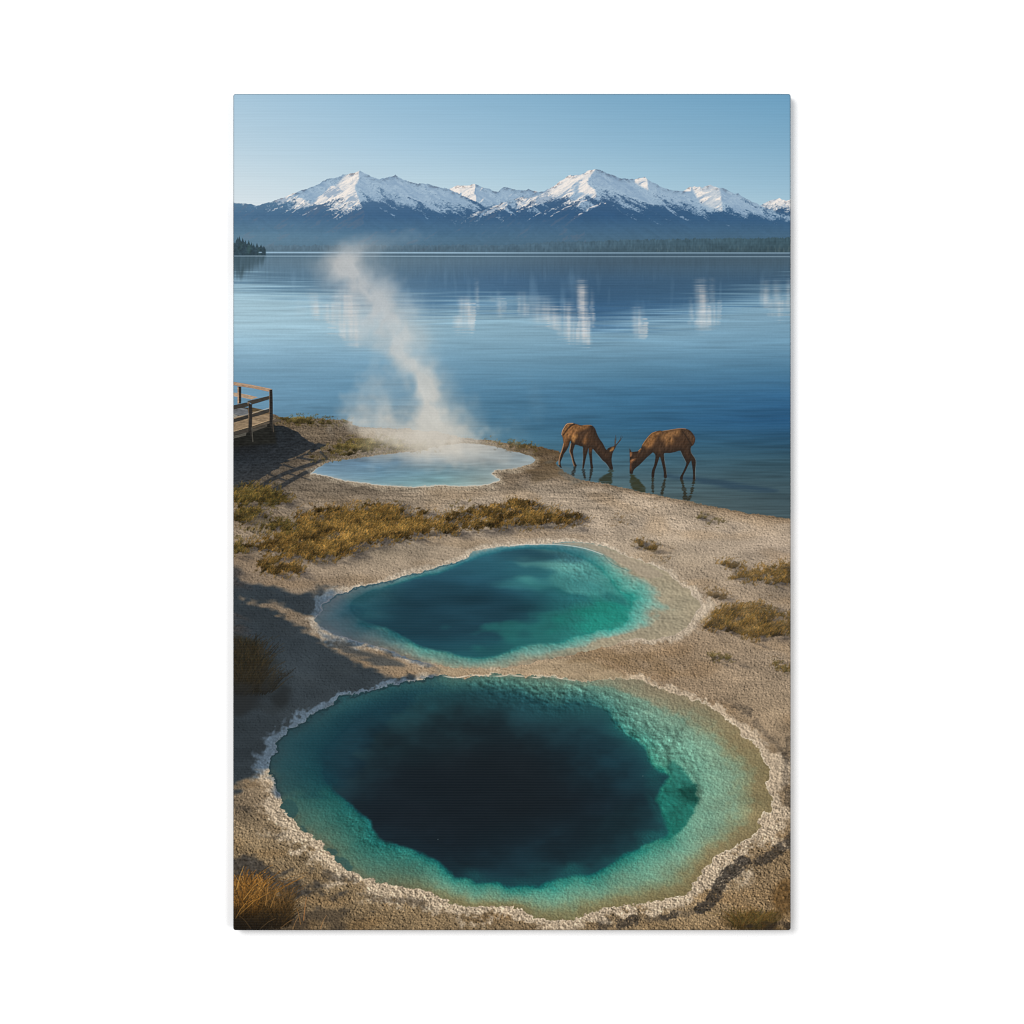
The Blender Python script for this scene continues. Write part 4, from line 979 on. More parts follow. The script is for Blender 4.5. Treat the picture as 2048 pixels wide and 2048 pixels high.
def paint_boardwalk_shadow():
    n = .8 * gn(3, 1.6, 601)
    body = sdf(smooth_poly([(440, 836), (520, 840), (548, 850), (565, 852), (580, 857), (597, 868), (612, 879), (628, 886), (652, 889), (640, 896), (622, 905), (602, 914), (582, 921), (566, 930), (548, 940), (530, 951), (510, 963), (490, 973), (440, 982)], 3), 20, 1) + n
    a = ss(1.3, -1.3, body)
    for pts in [[(574, 919), (592, 912), (612, 902), (621, 898), (611, 907), (594, 915), (580, 921)], [(560, 927), (570, 923), (580, 925), (566, 931)]]:
        a = a * (1 - ss(1.0, -1.0, sdf(pts, 8, 1) + .4 * n) * .9)
    # rail shadows: two dark bands with cross posts, on the pale ground
    for pts, w0, w1 in [([(652, 919), (634, 924), (604, 934), (570, 946), (540, 960), (518, 974)], 3.2, 4.2), ([(668, 926), (640, 935), (610, 945), (582, 960), (560, 973), (550, 978)], 3.0, 5.0),
                        ([(570, 945), (590, 951), (620, 960)], 2.0, .8), ([(594, 915), (612, 918), (632, 921)], 2.2, 1.4), ([(566, 929), (586, 936), (604, 938)], 1.8, 1.6), ([(640, 904), (648, 912), (660, 922)], 2.2, 1.6), ([(536, 948), (556, 956), (574, 962)], 1.8, 1.6)]:
        a = np.maximum(a, seg_cov(pts, w0, w1, 1.5) * .95)
    tex = 1 + .07 * gn(2.2, .9, 602) + .06 * gn(1, .8, 603)
    col = grid_ramp([(466, [(850, (34, 34, 32)), (890, (36, 38, 40)), (920, (48, 58, 68)), (960, (64, 70, 76))]), (560, [(850, (40, 48, 54)), (890, (46, 54, 62)), (920, (52, 60, 68)), (960, (62, 66, 70))]), (660, [(880, (56, 64, 72)), (960, (66, 68, 70))])])
    col = desat(col, .7) * F(.78)
    over(np.clip(a, 0, 1) * .97, np.clip(col * tex[..., None], 0, 1))
    # soft ground shade beyond the deck's own shadow
    b = blob(500, 930, 80, 26, 0, .1, gn(10, 4, 604), .3) * (1 - a)
    over(b * .12, rgb(92, 92, 92))

def paint_boardwalk():
    grain = (1 + .04 * gn(7, .6, 611, 12) + .04 * gn(1.5, .7, 612))[..., None]
    tot = np.zeros((PH, PW), F)
    def board(pts, c, al=1.0, soft=.6):
        nonlocal tot
        a = cov(sdf(BK(pts), 6, 1), soft) * al
        over(a, np.clip(desat(rgb(*c)[None], .72)[0] * grain, 0, 1))
        tot = np.maximum(tot, a)
    under = cov(sdf(BK([(100, 1180), (860, 960), (930, 1060), (960, 1200), (980, 1420), (100, 1480)]), 10, 1), 4)
    over(under * .9, rgb(36, 36, 33) * (1 + .08 * gn(2, 1, 613))[..., None])
    # deck
    board([(100, 920), (440, 830), (840, 820), (855, 965), (510, 1085), (100, 1200)], (150, 122, 88))
    board([(100, 690), (300, 725), (420, 750), (440, 830), (440, 870), (260, 880), (165, 850), (100, 830)], (108, 112, 116))
    board([(100, 845), (165, 850), (240, 878), (165, 920), (100, 930)], (150, 146, 132))
    board([(500, 715), (730, 765), (860, 800), (860, 850), (700, 860), (510, 800)], (92, 76, 50))
    board([(330, 715), (520, 725), (520, 780), (400, 750)], (70, 62, 46))
    board([(520, 790), (860, 800), (860, 850), (560, 880)], (122, 96, 62))
    for k in range(7):
        y = 870 + k * 44
        over(seg_cov(BK([(100, y + 60 - 10 * k), (440, y + 20 - 6 * k), (850, y - 60 + 6 * k)]), .25) * .28, rgb(92, 74, 52))
    for k in range(5):
        over(seg_cov(BK([(165, 770 + 26 * k), (430, 790 + 22 * k)]), .25) * .35, rgb(70, 74, 80))
    over(seg_cov(BK([(160, 1185), (440, 1100)]), .45) * .8, rgb(196, 172, 138))
    over(seg_cov(BK([(510, 1080), (850, 965)]), .45) * .8, rgb(200, 172, 136))
    board([(100, 1205), (440, 1110), (440, 1200), (100, 1275)], (66, 60, 52))
    board([(510, 1095), (850, 975), (850, 1030), (510, 1135)], (88, 76, 60))
    board([(515, 1140), (800, 1050), (800, 1090), (520, 1195)], (74, 68, 58))
    board([(100, 1285), (400, 1205), (390, 1265), (100, 1335)], (84, 80, 70))
    # far rail, in the sun
    board([(100, 215), (165, 225), (520, 285), (860, 355), (905, 372), (850, 385), (830, 415), (560, 355), (240, 305), (100, 275)], (176, 138, 104))
    over(seg_cov(BK([(140, 240), (520, 300), (850, 362)]), .35) * .6, rgb(206, 178, 150))
    over(seg_cov(BK([(165, 285), (520, 345), (820, 408)]), .3) * .6, rgb(120, 88, 62))
    board([(100, 430), (250, 440), (450, 480), (620, 520), (560, 545), (500, 565), (260, 515), (100, 500)], (182, 150, 116))
    board([(225, 310), (255, 315), (258, 645), (228, 650)], (170, 134, 100))
    board([(250, 315), (300, 322), (298, 635), (256, 645)], (46, 42, 38))
    # near rails, seen from their shaded side
    board([(100, 690), (270, 650), (405, 622), (440, 640), (440, 700), (160, 758), (100, 765)], (62, 58, 52))
    board([(405, 598), (640, 545), (850, 492), (850, 560), (640, 625), (510, 662), (455, 620)], (64, 60, 53))
    over(seg_cov(BK([(405, 600), (640, 546), (850, 494)]), .3) * .5, rgb(120, 118, 112))
    board([(100, 960), (430, 865), (440, 930), (160, 1012), (100, 1025)], (56, 53, 48))
    over(seg_cov(BK([(100, 940), (440, 845)]), .55) * .75, rgb(166, 156, 138))
    board([(510, 850), (840, 745), (850, 810), (640, 880), (510, 910)], (60, 56, 50))
    over(seg_cov(BK([(510, 832), (840, 730)]), .55) * .8, rgb(186, 178, 160))
    # posts
    board([(412, 622), (460, 612), (468, 660), (455, 1100), (430, 1100), (440, 700)], (112, 92, 70))
    board([(440, 640), (510, 660), (512, 900), (508, 1110), (530, 1370), (510, 1390), (500, 1300), (440, 1150), (455, 900)], (46, 43, 40))
    over(seg_cov(BK([(505, 1110), (515, 1250), (526, 1380)]), .9) * .55, rgb(104, 102, 92))
    board([(840, 385), (872, 375), (870, 960), (842, 965)], (134, 104, 76))
    board([(850, 380), (905, 372), (912, 700), (915, 960), (935, 1210), (905, 1200), (850, 1020)], (44, 41, 38))
    over(seg_cov(BK([(906, 960), (916, 1090), (928, 1190)]), .7) * .5, rgb(110, 100, 84))
    over(seg_cov(BK([(908, 380), (914, 700), (920, 930)]), .35) * .35, rgb(150, 170, 180))
    board([(918, 940), (960, 935), (1080, 950), (1060, 985), (930, 1020)], (84, 74, 62), .8)
    over(seg_cov(BK([(920, 945), (955, 940)]), .5) * .7, rgb(190, 176, 146))
    REG[(tot > .5)] = 14

# ---- the two animals
E1 = lambda p: zp(1100, 830, 12.075, p)
E2 = lambda p: zp(1250, 840, 12.075, p)
ELK1 = [(390, 220), (450, 195), (560, 195), (640, 215), (760, 245), (900, 235), (1000, 245), (1060, 280), (1100, 340), (1140, 450), (1200, 570), (1280, 680), (1340, 800), (1380, 838), (1400, 805), (1450, 780), (1520, 758), (1560, 745), (1592, 735), (1590, 780), (1550, 850), (1530, 890), (1510, 950), (1495, 1060), (1500, 1150), (1520, 1240), (1525, 1310), (1480, 1320), (1440, 1290), (1400, 1220), (1340, 1150), (1270, 1090), (1200, 1000), (1120, 910), (1050, 830), (1030, 825),
        (1020, 900), (1022, 1000), (1030, 1150), (1045, 1270), (1010, 1290), (985, 1280), (975, 1180), (955, 1000), (940, 900), (930, 800), (915, 880), (880, 1000), (850, 1150), (820, 1280), (785, 1290), (790, 1200), (805, 1050), (800, 900), (798, 775), (740, 750), (620, 712), (590, 770), (562, 860), (565, 950), (592, 1080), (640, 1200), (650, 1225), (590, 1240), (565, 1180), (535, 1050), (500, 930), (476, 880), (500, 780), (512, 700), (505, 630),
        (490, 630), (450, 760), (390, 870), (330, 950), (290, 1060), (262, 1130), (270, 1220), (290, 1270), (240, 1260), (215, 1180), (215, 1090), (250, 970), (290, 840), (330, 720), (325, 620), (310, 540), (285, 470), (292, 400), (330, 320), (360, 260)]
ELK2 = [(118, 690), (150, 735), (175, 768), (300, 755), (340, 735), (390, 690), (430, 590), (500, 490), (580, 390), (660, 310), (760, 275), (850, 253), (920, 265), (1040, 250), (1160, 225), (1340, 202), (1500, 215), (1590, 260), (1660, 340), (1705, 430), (1700, 520), (1660, 600), (1610, 640), (1598, 700), (1610, 780), (1650, 850), (1700, 920), (1725, 1020), (1712, 1150), (1705, 1300), (1710, 1440), (1650, 1440), (1655, 1330), (1640, 1150), (1620, 1030), (1605, 980),
        (1540, 1090), (1480, 1220), (1420, 1340), (1400, 1440), (1345, 1430), (1345, 1370), (1400, 1270), (1460, 1140), (1490, 1040), (1450, 940), (1400, 850), (1345, 740), (1220, 770), (1090, 795), (960, 800), (955, 880), (970, 1020), (1000, 1170), (1020, 1350), (1010, 1400), (950, 1390), (945, 1260), (910, 1090), (870, 930), (848, 885), (820, 960), (780, 1090), (730, 1230), (710, 1380), (655, 1390), (650, 1290), (670, 1190), (710, 1090), (740, 930), (740, 840), (685, 782),
        (640, 815), (560, 880), (450, 990), (360, 1080), (250, 1170), (210, 1230), (190, 1300), (125, 1290), (120, 1180), (125, 1050), (120, 950), (125, 850), (118, 770)]

def paint_animals(dshore):
    water = ss(-1, 2, dshore)
    rp = gn(9, .7, 701)
    def refl(pts, c, al, T, soft=1.6):
        d = sdf(T(pts), 10, 1) + .9 * rp
        a = ss(soft, -soft, d) * water * np.clip(1.02 + .16 * rp, .4, 1)
        over(np.clip(a, 0, 1) * al, rgb(*c))
    # shadow on the water to the right
    s = zp(1020, 740, 3.331, [(1040, 690), (1130, 706), (1240, 712), (1450, 738), (1620, 768), (1790, 795), (1740, 812), (1600, 806), (1450, 785), (1300, 758), (1180, 732), (1040, 715)])
    a = ss(5, -5, sdf(smooth_poly(s, 4), 25, 1) + 1.2 * rp)
    over(a * .62, rgb(44, 66, 84))
    dk = (44, 42, 38)
    refl([(590, 1235), (645, 1225), (570, 1480), (500, 1490)], dk, .9, E1)
    refl([(785, 1285), (822, 1280), (870, 1500), (880, 1560), (830, 1560), (800, 1420)], dk, .9, E1)
    refl([(985, 1280), (1045, 1270), (1020, 1430), (985, 1600), (930, 1600), (965, 1450)], dk, .9, E1)
    refl([(1440, 1300), (1525, 1310), (1505, 1500), (1500, 1700), (1360, 1680), (1230, 1640), (1160, 1580), (1200, 1520), (1330, 1450), (1410, 1390)], (50, 52, 38), .85, E1, 2.2)
    refl([(125, 1290), (195, 1295), (290, 1380), (400, 1500), (480, 1600), (500, 1760), (380, 1740), (180, 1690), (130, 1500)], (52, 52, 34), .85, E2, 2.2)
    refl([(650, 1390), (710, 1380), (700, 1600), (720, 1790), (660, 1790), (650, 1560)], (48, 46, 36), .9, E2)
    refl([(950, 1395), (1010, 1400), (970, 1600), (940, 1760), (930, 1860), (850, 1800), (900, 1650)], (48, 46, 36), .9, E2)
    refl([(1345, 1430), (1405, 1435), (1450, 1580), (1500, 1760), (1530, 1960), (1400, 1960), (1420, 1780), (1390, 1600)], (48, 46, 36), .92, E2)
    refl([(1650, 1440), (1712, 1440), (1680, 1600), (1640, 1780), (1560, 1960), (1520, 1940), (1590, 1760), (1620, 1600)], (48, 46, 36), .92, E2)
    fur = gn(1.0, 2.0, 711, 20) * .6 + gn(2, 3, 712, 15) * .6
    ef = emboss(fur, 2, 1)
    ef = ef / ef.std()
    for T, out, reg, lits, darks, rims in [
        (E1, ELK1, 15,
         [([(385, 225), (450, 198), (560, 200), (760, 250), (900, 240), (950, 250), (920, 310), (800, 350), (720, 380), (660, 430), (630, 520), (580, 640), (535, 580), (510, 520), (470, 560), (400, 600), (350, 690), (322, 620), (300, 500), (292, 420), (330, 320)], (142, 100, 63), 2.4),
          ([(915, 430), (890, 540), (870, 660), (822, 690), (812, 610), (840, 520)], (138, 96, 60), 2.0), ([(600, 470), (640, 480), (600, 600), (575, 635), (530, 560), (550, 500)], (170, 122, 72), 2.0), ([(1540, 770), (1545, 840), (1480, 880), (1450, 850)], (156, 112, 68), 1.4),
          ([(950, 800), (1010, 810), (970, 900), (945, 860)], (100, 70, 50), 2.0), ([(360, 620), (430, 580), (400, 700), (340, 760)], (132, 88, 54), 3)],
         [([(590, 215), (520, 250), (430, 330), (350, 440), (330, 480)], 1.9, .9)],
         [([(335, 690), (300, 830), (250, 970), (222, 1090), (220, 1190)], 1.0, (176, 134, 98), .75), ([(508, 690), (492, 790), (482, 880), (520, 990), (560, 1150), (590, 1230)], .9, (166, 128, 96), .65), ([(290, 470), (300, 390), (340, 310), (400, 222), (470, 198), (560, 198)], .6, (206, 170, 134), .8), ([(800, 250), (920, 240), (1010, 250)], .5, (190, 150, 110), .6), ([(1440, 1290), (1340, 1152), (1270, 1095), (1120, 915), (1050, 835)], .4, (150, 160, 160), .4), ([(800, 800), (803, 1000), (790, 1200), (780, 1290)], .35, (140, 130, 120), .5)]),
        (E2, ELK2, 16,
         [([(420, 620), (500, 495), (580, 395), (670, 312), (850, 262), (890, 300), (850, 350), (790, 380), (745, 480), (700, 590), (640, 660), (560, 680), (470, 650)], (138, 97, 60), 2.6), ([(870, 410), (920, 310), (1040, 262), (1200, 230), (1345, 210), (1335, 320), (1280, 380), (1180, 400), (1190, 500), (1130, 575), (1080, 540), (1010, 620), (960, 500), (900, 480)], (136, 98, 63), 2.8),
          ([(1655, 400), (1695, 440), (1680, 540), (1630, 600), (1640, 480)], (104, 72, 50), 3), ([(1390, 240), (1520, 230), (1620, 310), (1660, 420), (1600, 520), (1500, 420)], (78, 60, 46), 3.5), ([(125, 770), (165, 790), (160, 860), (130, 870)], (150, 106, 74), 1.4), ([(130, 1000), (150, 960), (250, 915), (235, 960), (160, 1020), (135, 1050)], (158, 108, 72), 1.3), ([(340, 745), (410, 700), (330, 820)], (160, 110, 66), 1.4), ([(125, 1080), (160, 1060), (150, 1190), (128, 1190)], (108, 74, 56), 2)],
         [([(1400, 270), (1480, 380), (1560, 500), (1620, 600)], .9, 1.6)],
         [([(430, 600), (500, 495), (580, 395), (665, 315), (760, 278)], .6, (196, 150, 100), .6), ([(920, 265), (1160, 226), (1340, 203), (1480, 213)], .6, (190, 140, 94), .6), ([(390, 690), (340, 740)], .8, (190, 130, 80), .6), ([(1600, 690), (1608, 780), (1700, 925), (1728, 1020), (1712, 1200), (1710, 1430)], .35, (150, 150, 140), .45), ([(960, 800), (958, 900), (975, 1030), (1020, 1330)], .35, (150, 150, 140), .4), ([(1345, 742), (1400, 855), (1485, 1030)], .35, (150, 150, 140), .4)])]:
        body = cov(sdf(T(smooth_poly(out, 3).tolist()), 8, 1), .75)
        over(body, rgb(46, 39, 35) * (1 + .03 * ef)[..., None])
        tor = ss(5, -16, sdf(T(smooth_poly(out, 3).tolist()), 8, 1)) * ss(935, 905, Y)
        over(tor * .8, rgb(78, 58, 44) * (1 + .05 * ef + .05 * fur)[..., None])
        for pts, c, so in lits:
            so = so * 1.9
            a = ss(so, -so, sdf(T(smooth_poly(pts, 3).tolist()), 12, 1) + 1.1 * fur) * body
            over(a * .88, np.clip(rgb(*c) * (1 + .03 * ef + .07 * fur + .07 * gn(.9, 1.1, 714))[..., None], 0, 1))
        for pts, w0, w1 in darks:
            over(seg_cov(T(pts), w0, w1, 1.2) * body * .75, rgb(46, 38, 34))
        for pts, w, c, al in rims:
            over(seg_cov(T(smooth_poly(pts, 4, False).tolist()), w) * al, rgb(*c))
        REG[body > .5] = reg
    # antlers of the first, ear tip of the second
    for pts, w0, w1 in [([(1570, 760), (1585, 680), (1590, 580), (1597, 480)], 1.3, .35), ([(1590, 740), (1650, 670), (1700, 590), (1725, 500)], 1.2, .35), ([(1655, 665), (1710, 610), (1760, 520)], .8, .3), ([(1580, 700), (1560, 640), (1563, 560)], .5, .25), ([(1600, 620), (1612, 540)], .45, .25)]:
        a = seg_cov(E1(pts), w0, w1, .6)
        over(a * .9, rgb(66, 56, 48))
        REG[a > .45] = 17
    over(seg_cov(E1([(1585, 600), (1582, 690)]), .4) * .5, rgb(140, 110, 84))
    # water lapping where legs and muzzles enter it
    for x, y, w in [(1222, 938.5, 10), (1262, 947.5, 8), (1307, 955.5, 7), (1331, 956, 7), (1364, 958, 7), (1389, 959.5, 7), (1167, 937.5, 6), (1185, 937.5, 6)]:
        over(seg_cov([(x - w, y), (x + w, y)], .35) * .12, rgb(150, 168, 170))

# ---- steam
def paint_steam():
    t1 = fbm(X / 46, Y / 52, 801, 3)
    t2 = fbm(X / 46 + 31, Y / 52 + 11, 811, 3)
    u, v = X + 24 * t1, Y + 20 * t2
    path = [(872, 912, 56), (872, 890, 54), (870, 862, 46), (867, 836, 40), (862, 806, 36), (850, 772, 35), (830, 740, 34), (804, 712, 34), (784, 684, 40), (770, 655, 46), (752, 624, 46), (738, 594, 46), (720, 566, 44), (696, 540, 42), (690, 520, 38), (700, 500, 32), (706, 480, 28)]
    ya = [p[1] for p in path][::-1]
    xc = np.interp(v, ya, [p[0] for p in path][::-1])
    wd = np.interp(v, ya, [p[2] for p in path][::-1])
    wd = wd * (1.22 + .22 * np.exp(-((Y - 640) / 70) ** 2) + .15 * ss(840, 890, Y))
    core = np.exp(-np.abs((u - xc) / wd) ** 2.0)
    vert = ss(470, 500, v) * ss(930, 905, v)
    amt = np.interp(Y, [470, 500, 530, 560, 620, 680, 740, 780, 820, 860, 895, 915], [.54, .80, .96, .94, .92, .92, .94, .98, .99, .99, .92, .34])
    a = core * vert * amt
    br = np.clip(.98 + .55 * fbm(u / 24, v / 32, 821, 3), .2, 1.12)
    a = a * br
    for cx, cy, rx, ry, rot, al in [(780, 480, 42, 13, -8, .28), (730, 492, 34, 18, 0, .22), (764, 570, 22, 26, 0, .36), (776, 600, 20, 30, 0, .20), (800, 668, 46, 26, 15, .20), (680, 528, 24, 26, 0, .22), (735, 810, 28, 36, -15, .30), (712, 826, 24, 24, 0, .22), (760, 836, 40, 20, 0, .34), (780, 800, 24, 40, 10, .26), (742, 770, 14, 40, 8, .12), (920, 846, 34, 22, 0, .30), (946, 836, 18, 26, 10, .22), (900, 820, 20, 40, -10, .16),
                                     (830, 864, 95, 18, 4, .55), (900, 888, 66, 24, 5, .52), (1000, 900, 40, 14, 4, .15), (950, 905, 50, 16, 4, .22), (800, 890, 60, 24, -6, .28), (1000, 860, 50, 20, 0, .10), (1075, 815, 12, 34, -8, .07), (850, 915, 50, 18, 0, .2)]:
        q = blob(cx, cy, rx * 1.35, ry * 1.35, rot, 0, fbm(X / 22 + cx, Y / 22 + cy, 831, 4), .75) * al
        a = 1 - (1 - a) * (1 - q * np.clip(.85 + .5 * t2, .2, 1.2))
    a = np.clip(blur(a, 1.8), 0, .93)
    col = grid_ramp([(700, [(470, (156, 168, 176)), (520, (184, 186, 186)), (600, (186, 190, 192)), (700, (188, 195, 197)), (800, (200, 199, 194)), (900, (212, 204, 190))]), (950, [(470, (150, 168, 180)), (600, (184, 192, 194)), (800, (200, 198, 190)), (900, (206, 200, 188))])])
    col = col * (1 + .05 * fbm(u / 26, v / 26, 841, 4)  + .004 * gn(1, .9, 842))[..., None]
    over(a, col)
    REG[blur((a > .40).astype(F), 3) > .5] = 18

def paint_picture():
    paint_sky()
    paint_mountains()
    paint_lake()
    sd = sdf(smooth_poly(SHADE, 3), 60, 2)
    shade = ss(10, -12, sd + 6 * gn(16, 7, 901) + 3 * gn(5, 2.5, 902))
    sun = ss(7, -7, sdf(smooth_poly(SUNLIT, 3), 30, 2) + 3.5 * gn(12, 3.5, 904) + 2 * gn(4, 2, 905))
    rs = ss(6, -6, sdf(smooth_poly(RIMSHADE, 3), 30, 2) + 4 * gn(14, 3, 906))
    shade = shade * (1 - sun * (.92 - .65 * rs))
    dshore, land, e, h = paint_ground(shade)
    # the long shade of something tall on the left, falling over the ground
    tone = IMG.mean(-1, keepdims=True)
    base = rgb(55, 66, 76) * (1 + (tone / .55 - 1) * .75) * .78 + IMG * rgb(96, 128, 152) * .18
    over(shade * land * .94, base)
    # wet flat between the pools, then the other motifs
    paint_isthmus(e)
    paint_boardwalk_shadow()
    paint_pool_far(e)
    paint_grass(shade)
    paint_pool_mid(shade, e)
    paint_pool_near(shade, e)
    paint_tall_grass()
    paint_animals(dshore)
    paint_boardwalk()
    for q in range(3):                                  # the printer's own sharpening
        IMG[..., q] += .55 * (IMG[..., q] - blur(IMG[..., q], 1.3))
    np.clip(IMG, 0, 1, out=IMG)
    paint_steam()
    # grain of the original exposure
    IMG[...] = IMG * (1 + .006 * gn(.8, .8, 903) * ss(400, 520, Y))[..., None]
    return np.clip(IMG, 0, 1)

# ---------------------------------------------------------------- materials
def nodes_of(name):
    m = bpy.data.materials.new(name)
    m.use_nodes = True
    nt = m.node_tree
    return m, nt, nt.nodes['Principled BSDF']

def wall_material():
    m, nt, b = nodes_of('white_wall_paint')
    b.inputs['Base Color'].default_value = (.88, .88, .88, 1)
    b.inputs['Roughness'].default_value = .9
    b.inputs['Specular IOR Level'].default_value = 0.05
    tc = nt.nodes.new('ShaderNodeTexCoord')
    no = nt.nodes.new('ShaderNodeTexNoise')
    no.inputs['Scale'].default_value = 60
    no.inputs['Detail'].default_value = 3
    nt.links.new(tc.outputs['Object'], no.inputs['Vector'])
    bu = nt.nodes.new('ShaderNodeBump')
    bu.inputs['Strength'].default_value = .02
    bu.inputs['Distance'].default_value = .001
    nt.links.new(no.outputs['Fac'], bu.inputs['Height'])
    nt.links.new(bu.outputs['Normal'], b.inputs['Normal'])
    return m

def print_material():
    m, nt, b = nodes_of('printed_canvas')
    b.inputs['Roughness'].default_value = .75
    b.inputs['Specular IOR Level'].default_value = 0.0
    at = nt.nodes.new('ShaderNodeAttribute')
    at.attribute_name = 'print'
    tc = nt.nodes.new('ShaderNodeTexCoord')
    def weave(direction, period):
        wv = nt.nodes.new('ShaderNodeTexWave')
        wv.wave_type = 'BANDS'
        wv.bands_direction = direction
        wv.inputs['Scale'].default_value = 2 * math.pi / (20 * period * S)
        wv.inputs['Distortion'].default_value = 1.2
        wv.inputs['Detail'].default_value = 1
        wv.inputs['Detail Scale'].default_value = .3
        nt.links.new(tc.outputs['Object'], wv.inputs['Vector'])
        return wv
    a, c = weave('Z', 5.2), weave('X', 4.6)
    mx = nt.nodes.new('ShaderNodeMath')
    mx.operation = 'MULTIPLY_ADD'
    nt.links.new(c.outputs['Fac'], mx.inputs[0])
    mx.inputs[1].default_value = .25
    nt.links.new(a.outputs['Fac'], mx.inputs[2])
    mr = nt.nodes.new('ShaderNodeMapRange')
    mr.inputs['From Min'].default_value = 0
    mr.inputs['From Max'].default_value = 1.25
    mr.inputs['To Min'].default_value = .985
    mr.inputs['To Max'].default_value = 1.015
    nt.links.new(mx.outputs[0], mr.inputs['Value'])
    vm = nt.nodes.new('ShaderNodeVectorMath')
    vm.operation = 'SCALE'
    nt.links.new(at.outputs['Color'], vm.inputs[0])
    nt.links.new(mr.outputs['Result'], vm.inputs['Scale'])
    ad = nt.nodes.new('ShaderNodeMath')
    ad.operation = 'MULTIPLY_ADD'
    nt.links.new(a.outputs['Fac'], ad.inputs[0])
    ad.inputs[1].default_value = .0036
    ad.inputs[2].default_value = -.0018
    va = nt.nodes.new('ShaderNodeVectorMath')
    va.operation = 'ADD'
    nt.links.new(vm.outputs['Vector'], va.inputs[0])
    nt.links.new(ad.outputs[0], va.inputs[1])
    nt.links.new(va.outputs['Vector'], b.inputs['Base Color'])
    return m

# ---------------------------------------------------------------- the wall and the canvas
def build(name, verts, faces, mat, parent=None, colors=None):
    """One mesh object from an (n,3) vertex array and an (m,4) array of quads."""
    me = bpy.data.meshes.new(name)
    n, q = len(verts), len(faces)
    me.vertices.add(n)
    me.vertices.foreach_set('co', np.ascontiguousarray(verts, F).ravel())
    me.loops.add(q * 4)
    me.loops.foreach_set('vertex_index', np.ascontiguousarray(faces, np.int32).ravel())
    me.polygons.add(q)
    me.polygons.foreach_set('loop_start', np.arange(0, q * 4, 4, dtype=np.int32))
    me.update(calc_edges=True)
    if colors is not None:
        at = me.color_attributes.new('print', 'FLOAT_COLOR', 'POINT')
        rgba = np.ones((n, 4), F)
        rgba[:, :3] = colors
        at.data.foreach_set('color', rgba.ravel())
    me.materials.append(mat)
    o = bpy.data.objects.new(name, me)
    C.objects.link(o)
    if parent is not None:
        o.parent = parent
    return o

wx, wt = 3.0, .1
wv = np.array([(x, y, z) for y in (0, wt) for x, z in ((-wx, -wx), (wx, -wx), (wx, wx), (-wx, wx))])
wall = build('wall', wv, np.array([(0, 1, 2, 3), (5, 4, 7, 6), (4, 0, 3, 7), (1, 5, 6, 2), (3, 2, 6, 7), (4, 5, 1, 0)]), wall_material())
wall['kind'] = 'structure'
wall['label'] = 'plain white wall behind the canvas'
wall['category'] = 'wall'

picture = paint_picture()
lin = np.where(picture <= .04045, picture / 12.92, ((picture + .055) / 1.055) ** 2.4).astype(F) / F(E_PRINT)

root = bpy.data.objects.new('canvas_print', None)
C.objects.link(root)
root['label'] = 'frameless canvas print of hot springs and drinking elk, hung on plain white wall'
root['category'] = 'canvas print'

CR, RO = 4.6, 2.0          # corner radius and the roll of the canvas over its stretcher, in grid units
mat = print_material()
hx, hy = PW / 2 - RO, PH / 2 - RO
gx = np.linspace(-hx, hx, PW)
gz = np.linspace(hy, -hy, PH)
GX, GZ = np.meshgrid(gx, gz)
r0 = CR - RO
qx, qz = np.abs(GX) - (hx - r0), np.abs(GZ) - (hy - r0)
rr = np.hypot(np.maximum(qx, 0), np.maximum(qz, 0))
k = np.where((qx > 0) & (qz > 0) & (rr > r0), r0 / np.maximum(rr, 1e-6), 1)
GX = np.where(k < 1, np.sign(GX) * (hx - r0 + qx * k), GX)
GZ = np.where(k < 1, np.sign(GZ) * (hy - r0 + qz * k), GZ)
OX, OZ = PX0 + PW / 2 - 1024, 1024 - (PY0 + PH / 2)
front = np.stack([(GX + OX) * S, np.full(GX.shape, -T), (GZ + OZ) * S], -1).reshape(-1, 3)
flat = lin.reshape(-1, 3)
idx = np.arange(PH * PW).reshape(PH, PW)
quads = np.stack([idx[1:, :-1], idx[1:, 1:], idx[:-1, 1:], idx[:-1, :-1]], -1).reshape(-1, 4)
qreg = REG[:-1, :-1].reshape(-1)

def printed(name, reg, parent, label=None, group=None, kind=None):
    f = quads[np.isin(qreg, reg)]
    if len(f) == 0:
        return None
    u, inv = np.unique(f.ravel(), return_inverse=True)
    o = build(name, front[u], inv.reshape(-1, 4), mat, parent, flat[u])
    if label:
        o['label'] = label
    if group:
        o['group'] = group
    if kind:
        o['kind'] = kind
    return o

printed('printed_sky', [0], root)
printed('printed_mountain', [70], root, 'small snowy peaks seen between the two big mountains')
printed('printed_mountain', [71], root, 'small snowy peak cut off by the right edge')
printed('printed_mountain', [1], root, 'low blue hill at the left edge')
printed('printed_mountain', [2], root, 'big snow-capped mountain on the left of the print')
printed('printed_mountain', [3], root, 'tallest snow-capped mountain, on the right of the print')
printed('printed_forest', [4], root, 'thin dark forest strip along the far shore')
printed('printed_conifers', [6], root, 'dark clump of conifers at the edge of the lake')
printed('printed_lake', [5], root)
printed('printed_ground', [7], root)
far_pool = printed('printed_hot_spring', [8], root, 'pale blue steaming pool, farthest of the three')
printed('mineral_rim', [11], far_pool)
mid_pool = printed('printed_hot_spring', [9], root, 'turquoise pool, middle of the three')
printed('mineral_rim', [12], mid_pool)
near_pool = printed('printed_hot_spring', [10], root, 'largest pool with a black throat, nearest of the three')
printed('mineral_rim', [13], near_pool)
printed('printed_boardwalk', [14], root)
stag = printed('printed_elk', [15], root, 'elk with antlers drinking, facing right')
printed('antlers', [17], stag)
printed('printed_elk', [16], root, 'elk without antlers drinking, facing left')
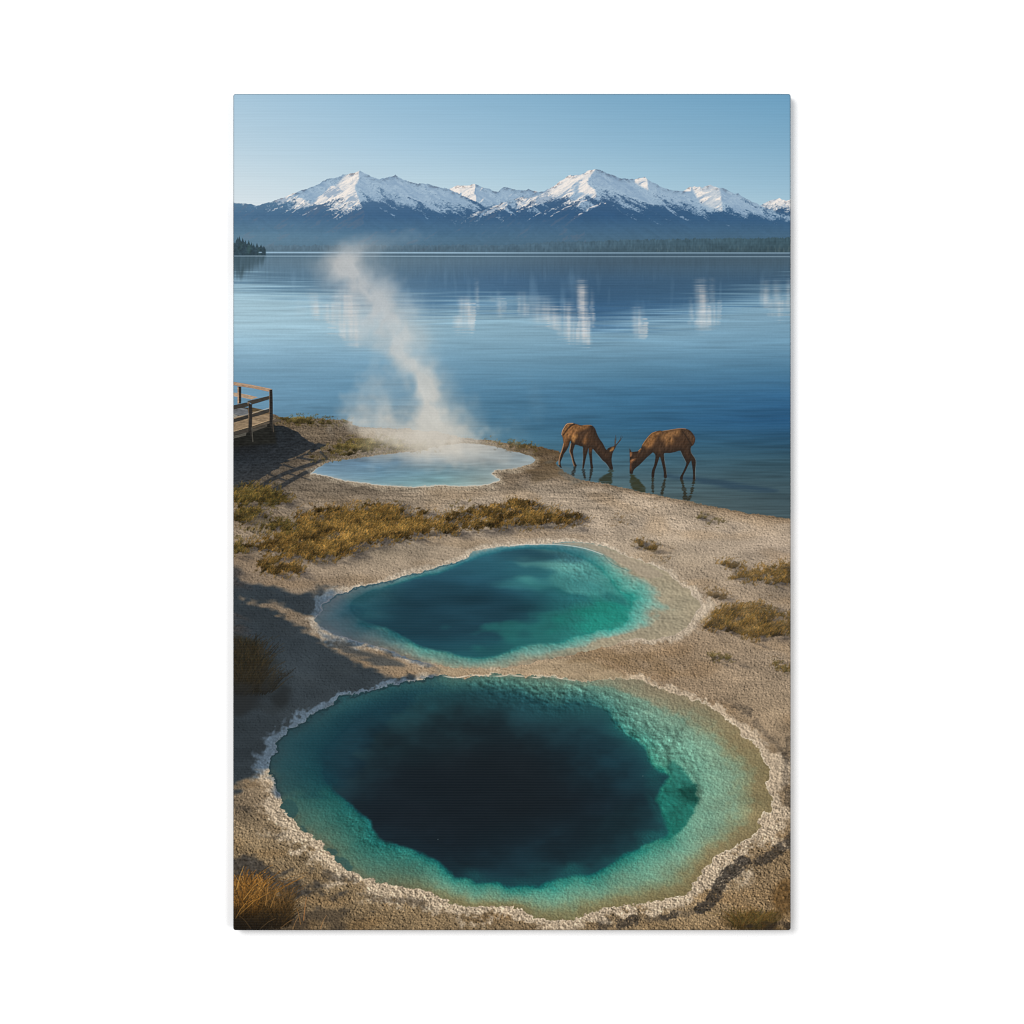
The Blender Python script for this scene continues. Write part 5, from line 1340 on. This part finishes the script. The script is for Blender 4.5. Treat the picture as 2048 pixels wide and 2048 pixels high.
printed('printed_steam', [18], root)
for g in list(range(20, 20 + len(GRASS))) + [60, 61, 62]:
    printed('printed_grass', [g], root)

# canvas wrapped round the stretcher: a rolled edge and four sides carrying the mirrored border of the picture
def outline(inset):
    r, a, b = CR - inset, PW / 2 - inset, PH / 2 - inset
    pts = []
    for sx, sz, t0 in ((1, 1, 0), (-1, 1, 90), (-1, -1, 180), (1, -1, 270)):
        for q in range(0, 91, 15):
            t = math.radians(t0 + q)
            pts.append((sx * (a - r) + r * math.cos(t), sz * (b - r) + r * math.sin(t)))
    out = []
    for i in range(len(pts)):
        p, n = np.array(pts[i]), np.array(pts[(i + 1) % len(pts)])
        m = max(1, int(np.hypot(*(n - p)) / 3.0)) if i % 7 == 6 else 1
        out += [p + (n - p) * j / m for j in range(m)]
    return np.array(out)

prof = [(RO, 0), (RO * .5, .14 * RO), (RO * .13, .5 * RO), (0, RO)] + [(0, RO + (T / S - RO) * q / 6) for q in range(1, 7)]
rings, cols = [], []
n_ring = len(outline(0.5 * RO))
base_pts = outline(0)
for ins, dep in prof:
    p = outline(ins) if len(outline(ins)) == n_ring else base_pts * (1 - ins / (PW / 2))
    rings.append(np.stack([(p[:, 0] + OX) * S, np.full(len(p), -T + dep * S), (p[:, 1] + OZ) * S], -1))
    ii = np.clip((p[:, 0] + PW / 2 - np.sign(p[:, 0]) * (dep * (np.abs(np.abs(p[:, 0]) - PW / 2) < 3))).astype(int), 0, PW - 1)
    jj = np.clip((PH / 2 - p[:, 1] + np.sign(p[:, 1]) * (dep * (np.abs(np.abs(p[:, 1]) - PH / 2) < 3))).astype(int), 0, PH - 1)
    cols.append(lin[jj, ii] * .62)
V = np.concatenate(rings)
CO = np.concatenate(cols)
N = n_ring
fs = []
for a in range(len(prof) - 1):
    i = np.arange(N)
    j = (i + 1) % N
    fs.append(np.stack([a * N + i, a * N + j, (a + 1) * N + j, (a + 1) * N + i], -1)[:, ::-1])
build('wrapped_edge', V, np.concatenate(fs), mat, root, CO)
